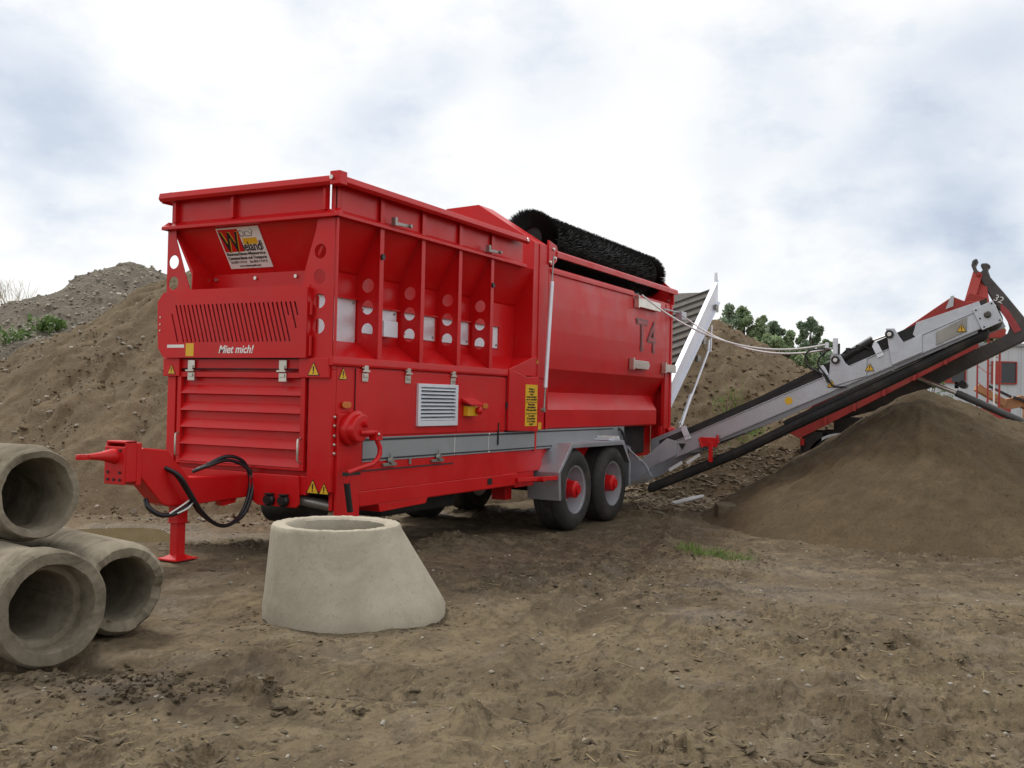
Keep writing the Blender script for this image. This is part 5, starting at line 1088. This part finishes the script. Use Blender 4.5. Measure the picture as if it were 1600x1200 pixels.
# distant wood on the left horizon
Xs = np.linspace(-260, -40, 260); rows = []
for D, z0_, z1_ in ((238, -1, -1), (240, 0, 0), (244, 9, 3), (252, 14.5, 5), (262, 16.3, 6), (275, 16.6, 7), (300, -1, 0)):
    tree_top = np.abs(vnoise(Xs*.35, Xs*0+D))*2.2*(1 if z0_ > 5 else 0)+(1.2*fbm(Xs, Xs*0+D, 40, 3) if z0_ > 5 else 0)
    x, y = WXY(Xs, D+0*Xs); rows.append(np.stack([x, y, z0_+tree_top], -1))
rows = np.array(rows); fo = link('forest', poly_mesh('forest', rows.reshape(-1, 3), grid_quads(rows.shape[0], rows.shape[1]), 'forest')); tag(fo, 'distant dark blue green wood on the left horizon', 'forest', kind='stuff')

# ------------------------------------------------------------------ loose stuff on the ground
def lumps(name, pos, size, mat, flat=.6, sd=1, stretch=None, sub_=1):
    r = np.random.default_rng(sd); bm = bmesh.new(); bmesh.ops.create_icosphere(bm, subdivisions=sub_, radius=1); bv = np.array([v.co[:] for v in bm.verts]); bf = np.array([[v.index for v in f.verts] for f in bm.faces]); bm.free()
    n = len(pos); nv = len(bv); q = r.normal(size=(n, 4)); q /= np.linalg.norm(q, axis=1)[:, None]; a, b_, c_, d = q.T
    if stretch is not None: # keep them lying: spin about z only with a small tilt
        th_ = r.random(n)*6.28; a = np.cos(th_/2); d = np.sin(th_/2); b_ = r.normal(0, .12, n); c_ = r.normal(0, .12, n); L = np.sqrt(a*a+b_*b_+c_*c_+d*d); a, b_, c_, d = a/L, b_/L, c_/L, d/L
    Rm = np.stack([np.stack([1-2*(c_*c_+d*d), 2*(b_*c_-d*a), 2*(b_*d+c_*a)], -1), np.stack([2*(b_*c_+d*a), 1-2*(b_*b_+d*d), 2*(c_*d-b_*a)], -1), np.stack([2*(b_*d-c_*a), 2*(c_*d+b_*a), 1-2*(b_*b_+c_*c_)], -1)], 1)
    sh = bv[None]*(1+.38*r.normal(size=(n, nv, 1)).clip(-1, 1))
    if stretch is not None: sh = sh*np.stack([1+stretch*r.random(n), .25+.5*r.random(n), .12+.3*r.random(n)], -1)[:, None, :]
    sh = np.einsum('nij,nkj->nki', Rm, sh)*size[:, None, None]
    if stretch is None: sh[..., 2] *= flat
    vs_ = (sh+pos[:, None, :]).reshape(-1, 3); fs = (bf[None]+(np.arange(n)*nv)[:, None, None]).reshape(-1, 3)
    return link(name, poly_mesh(name, vs_, fs, mat, False))
def scatter_xd(n, d0, d1, sd, patch=None, half=.62, pw=1.0):
    r = np.random.default_rng(sd); D = d0+(d1-d0)*r.random(n*4)**pw; X = (r.random(n*4)*2-1)*D*half; x, y = WXY(X, D)
    if patch is not None:
        p = sstep((fbm(x-13, y+7, 2.2, 3)+patch)/.3); k = r.random(n*4) < .12+.88*p; x, y, X, D = x[k], y[k], X[k], D[k]
    ok = ~((np.hypot(x+1.60, y+1.49) < .68) | ((np.abs(x-4.78) < .5) & (np.abs(y+.06) < .35)) | ((np.abs(x-6.05) < .5) & (np.abs(y+.06) < .35)) | (np.hypot(x+.79, y-1.03) < .3) | (np.hypot((x-PUD[0])/.8, (y-PUD[1])/1.1) < 1))
    ok &= ~((X < -1.9) & (X > -3.6) & (D > 5.1) & (D < 7.5))
    return x[ok][:n], y[ok][:n]
x, y = scatter_xd(9000, 2.2, 13, 1, -.05, pw=1.3); r = np.random.default_rng(2); s_ = .005+.020*r.random(len(x))**4
s_ = s_*(1+(r.random(len(x)) < .012)*1.0)
tag(lumps('mud_clods', np.stack([x, y, ground_z(x, y)+s_*.2], -1), s_, 'clod', .65, 3, .9), 'dark crumbly clods strewn over the rutted mud', 'mud', kind='stuff')
x, y = scatter_xd(1300, 2.2, 12, 4, None); r = np.random.default_rng(5); s_ = .004+.012*r.random(len(x))**3
tag(lumps('gravel', np.stack([x, y, ground_z(x, y)+s_*.3], -1), s_, 'pebble', .7, 6), 'small pale pebbles scattered over the mud', 'gravel', kind='stuff')
# bits of stick and straw
x, y = scatter_xd(700, 2.2, 12, 7, .1); r = np.random.default_rng(8); s_ = .012+.05*r.random(len(x))**2.2
P_ = np.stack([x, y, ground_z(x, y)+.004], -1); A_ = r.random(len(x))*6.28; dv = np.stack([np.cos(A_), np.sin(A_), r.normal(0, .12, len(x))], -1)*s_[:, None]; wv = np.stack([-np.sin(A_), np.cos(A_), 0*A_], -1)*.0018; uz = np.array([0, 0, .003])
vs_ = np.stack([P_-dv-wv, P_-dv+wv, P_+dv+wv, P_+dv-wv, P_-dv*.9+uz, P_+dv*.9+uz], 1).reshape(-1, 3); b0 = np.arange(len(x))[:, None]*6
q = np.concatenate([b0+np.array([[0, 1, 2, 3]]), b0+np.array([[0, 3, 5, 4]]), b0+np.array([[1, 4, 5, 2]])])
tag(link('straw', poly_mesh('straw', vs_, q, 'straw', False)), 'thin straws and splinters lying on the mud', 'straw', kind='stuff')
def heap_scatter(name, lab, n, xr, dr, smin, smax, mat, sd, label, stretch=None, pw=3, zmin=-.1):
    r = np.random.default_rng(sd); X = xr[0]+(xr[1]-xr[0])*r.random(n); D = dr[0]+(dr[1]-dr[0])*r.random(n); z = heap_z(lab, X, D); x, y = WXY(X, D); gz_ = ground_z(x, y); z = np.maximum(z, gz_); k = z > zmin+gz_*0
    s_ = smin+(smax-smin)*r.random(n)**pw; o = lumps(name, np.stack([x, y, z+s_*.2], -1)[k], s_[k], mat, .7, sd+1, stretch); tag(o, label, 'rubble', kind='stuff')
heap_scatter('stones', LA, 9000, (-17, -5), (18, 27), .015, .065, 'pebble', 20, 'pale stones and brick bits covering the grey heap', pw=4)
heap_scatter('stones', LB, 3000, (-13, -1.5), (12.8, 20.5), .01, .045, 'pebble', 22, 'small stones on the brown soil heap', pw=4)
heap_scatter('clods', LB, 4000, (-13, -1.5), (12.4, 20.5), .012, .04, 'heapbrown', 24, 'dark clods on the brown soil heap', pw=4)
heap_scatter('wood_chips', LC, 4500, (2.0, 6.6), (15.6, 19.0), .015, .06, 'chips', 26, 'pale wood chips and splinters at the foot of the stony heap', 1.6, pw=2)
heap_scatter('clods', LC, 3000, (1.5, 12), (17, 24), .015, .06, 'heapback', 28, 'dark clods on the stony heap', pw=3)
heap_scatter('clods', LD, 350, (1.5, 11), (9.5, 14.6), .005, .016, 'heapsand', 30, 'small dark crumbs on the fine soil heap', pw=3)
# grass tuft and cracked rim debris by the wheels
r = np.random.default_rng(40); n = 420; t_ = r.random(n); X = 1.95+.62*t_+r.normal(0, .05, n); D = 11.35-.75*t_+r.normal(0, .09, n); x, y = WXY(X, D); z = ground_z(x, y)
A_ = r.random(n)*6.28; hh = .04+.07*r.random(n); ln = np.stack([np.cos(A_)*.05, np.sin(A_)*.05, hh], -1); wv = np.stack([-np.sin(A_), np.cos(A_), 0*A_], -1)*.004; B_ = np.stack([x, y, z-.005], -1)
vs_ = np.stack([B_-wv, B_+wv, B_+ln+wv*.2, B_+ln-wv*.2], 1).reshape(-1, 3)
tag(link('grass', poly_mesh('grass', vs_, np.arange(4*n).reshape(-1, 4), 'grass', False)), 'thin patch of short green grass on the mud right of the twin wheels', 'grass', kind='stuff')
r = np.random.default_rng(44); n = 500; X = 4.55+r.normal(0, .25, n); D = 19.9+r.normal(0, .5, n); z = np.maximum(heap_z(LC, X, D), 0); x, y = WXY(X, D); A_ = r.random(n)*6.28; ln = np.stack([np.cos(A_)*.1, np.sin(A_)*.1, .08+.12*r.random(n)], -1); wv = np.stack([-np.sin(A_), np.cos(A_), 0*A_], -1)*.009; B_ = np.stack([x, y, z-.01], -1)
tag(link('grass', poly_mesh('grass', np.stack([B_-wv, B_+wv, B_+ln+wv*.2, B_+ln-wv*.2], 1).reshape(-1, 3), np.arange(4*n).reshape(-1, 4), 'grass', False)), 'green weeds in a strip on the flank of the stony heap', 'grass', kind='stuff')
# soil crumbs pushed up round the foot of the cone and the pipes
r = np.random.default_rng(70); n = 300; A_ = r.random(n)*6.28; q_ = .62+.22*r.random(n)**2+.0*A_; ccx, ccy = WXY(-1.045, 6.76); x = ccx+np.cos(A_)*q_; y = ccy+np.sin(A_)*q_; s_ = .004+.014*r.random(n)**3
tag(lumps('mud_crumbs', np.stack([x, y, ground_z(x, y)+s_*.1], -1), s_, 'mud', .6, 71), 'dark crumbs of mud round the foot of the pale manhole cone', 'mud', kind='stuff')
r = np.random.default_rng(72); n = 420; X = -1.95+r.normal(0, .28, n); D = 5.1+r.normal(0, .16, n); x, y = WXY(X, D); s_ = .006+.02*r.random(n)**2.5
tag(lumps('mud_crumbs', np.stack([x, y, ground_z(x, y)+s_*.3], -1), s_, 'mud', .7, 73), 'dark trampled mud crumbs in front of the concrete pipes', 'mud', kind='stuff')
# single finds
def slab(X, D, w, d_, h, yaw, mat, name, label, cat, tilt=.12, lift=0, z=None):
    x, y = WXY(X, D); zz = max(gz0(x, y), float(heap_z(LC, np.array([X]), np.array([D]))[0]) if D > 14 else -9)+lift if z is None else z
    mb = MB(); mb.prism([(-w/2, -d_/2), (w*.35, -d_*.55), (w/2, d_*.1), (w*.3, d_/2), (-w*.45, d_*.42)], 'xy', 0, h); c_, s2 = math.cos(yaw), math.sin(yaw)
    mb.v = [(x+a*c_-b_*s2, y+a*s2+b_*c_, zz+e_+tilt*a) for a, b_, e_ in mb.v]; o = mb.obj(name, mat, None, min(.02, h*.3)); tag(o, label, cat)
slab(4.05, 15.0, .8, .16, .03, -.9, 'wood', 'plank', 'short pale plank lying at the left toe of the fine soil heap', 'plank', .15, .06)
slab(3.1, 14.3, .42, .3, .26, .4, 'clod', 'stone_block', 'dark square block on the ground under the middle of the conveyor', 'block', .05)
slab(2.85, 15.9, .6, .2, .02, -.7, 'debris', 'scrap_sheet', 'white torn scrap sheet under the lower end of the side conveyor', 'scrap', .2, .15)
slab(3.75, 15.6, .3, .15, .02, .9, 'debris', 'scrap_sheet', 'small white scrap flake among the wood chips', 'scrap', .2, .08)
# trampled clods by the pipes
r = np.random.default_rng(60); n = 120; X = -1.35+r.normal(0, .38, n); D = 4.8+r.normal(0, .14, n); x, y = WXY(X, D); s_ = .008+.022*r.random(n)**2.5
tag(lumps('mud_clods', np.stack([x, y, ground_z(x, y)+s_*.2], -1), s_, 'mud', .7, 61, None, 2), 'ridge of larger torn up clods in front of the concrete pipes', 'mud', kind='stuff')
x0_, y0_ = WXY(1.85, 7.3)
mb = MB(); mb.tube(smooth([(x0_-.1, y0_+.2, gz0(x0_-.1, y0_+.2)+.015), (x0_, y0_, gz0(x0_, y0_)+.025), (x0_+.06, y0_-.2, gz0(x0_+.06, y0_-.2)+.012)]), [.008]*16+[.004], 7); tag(mb.obj('stick', 'bark'), 'thin dark bent stick lying on the mud between the cone and the soil heap', 'stick')
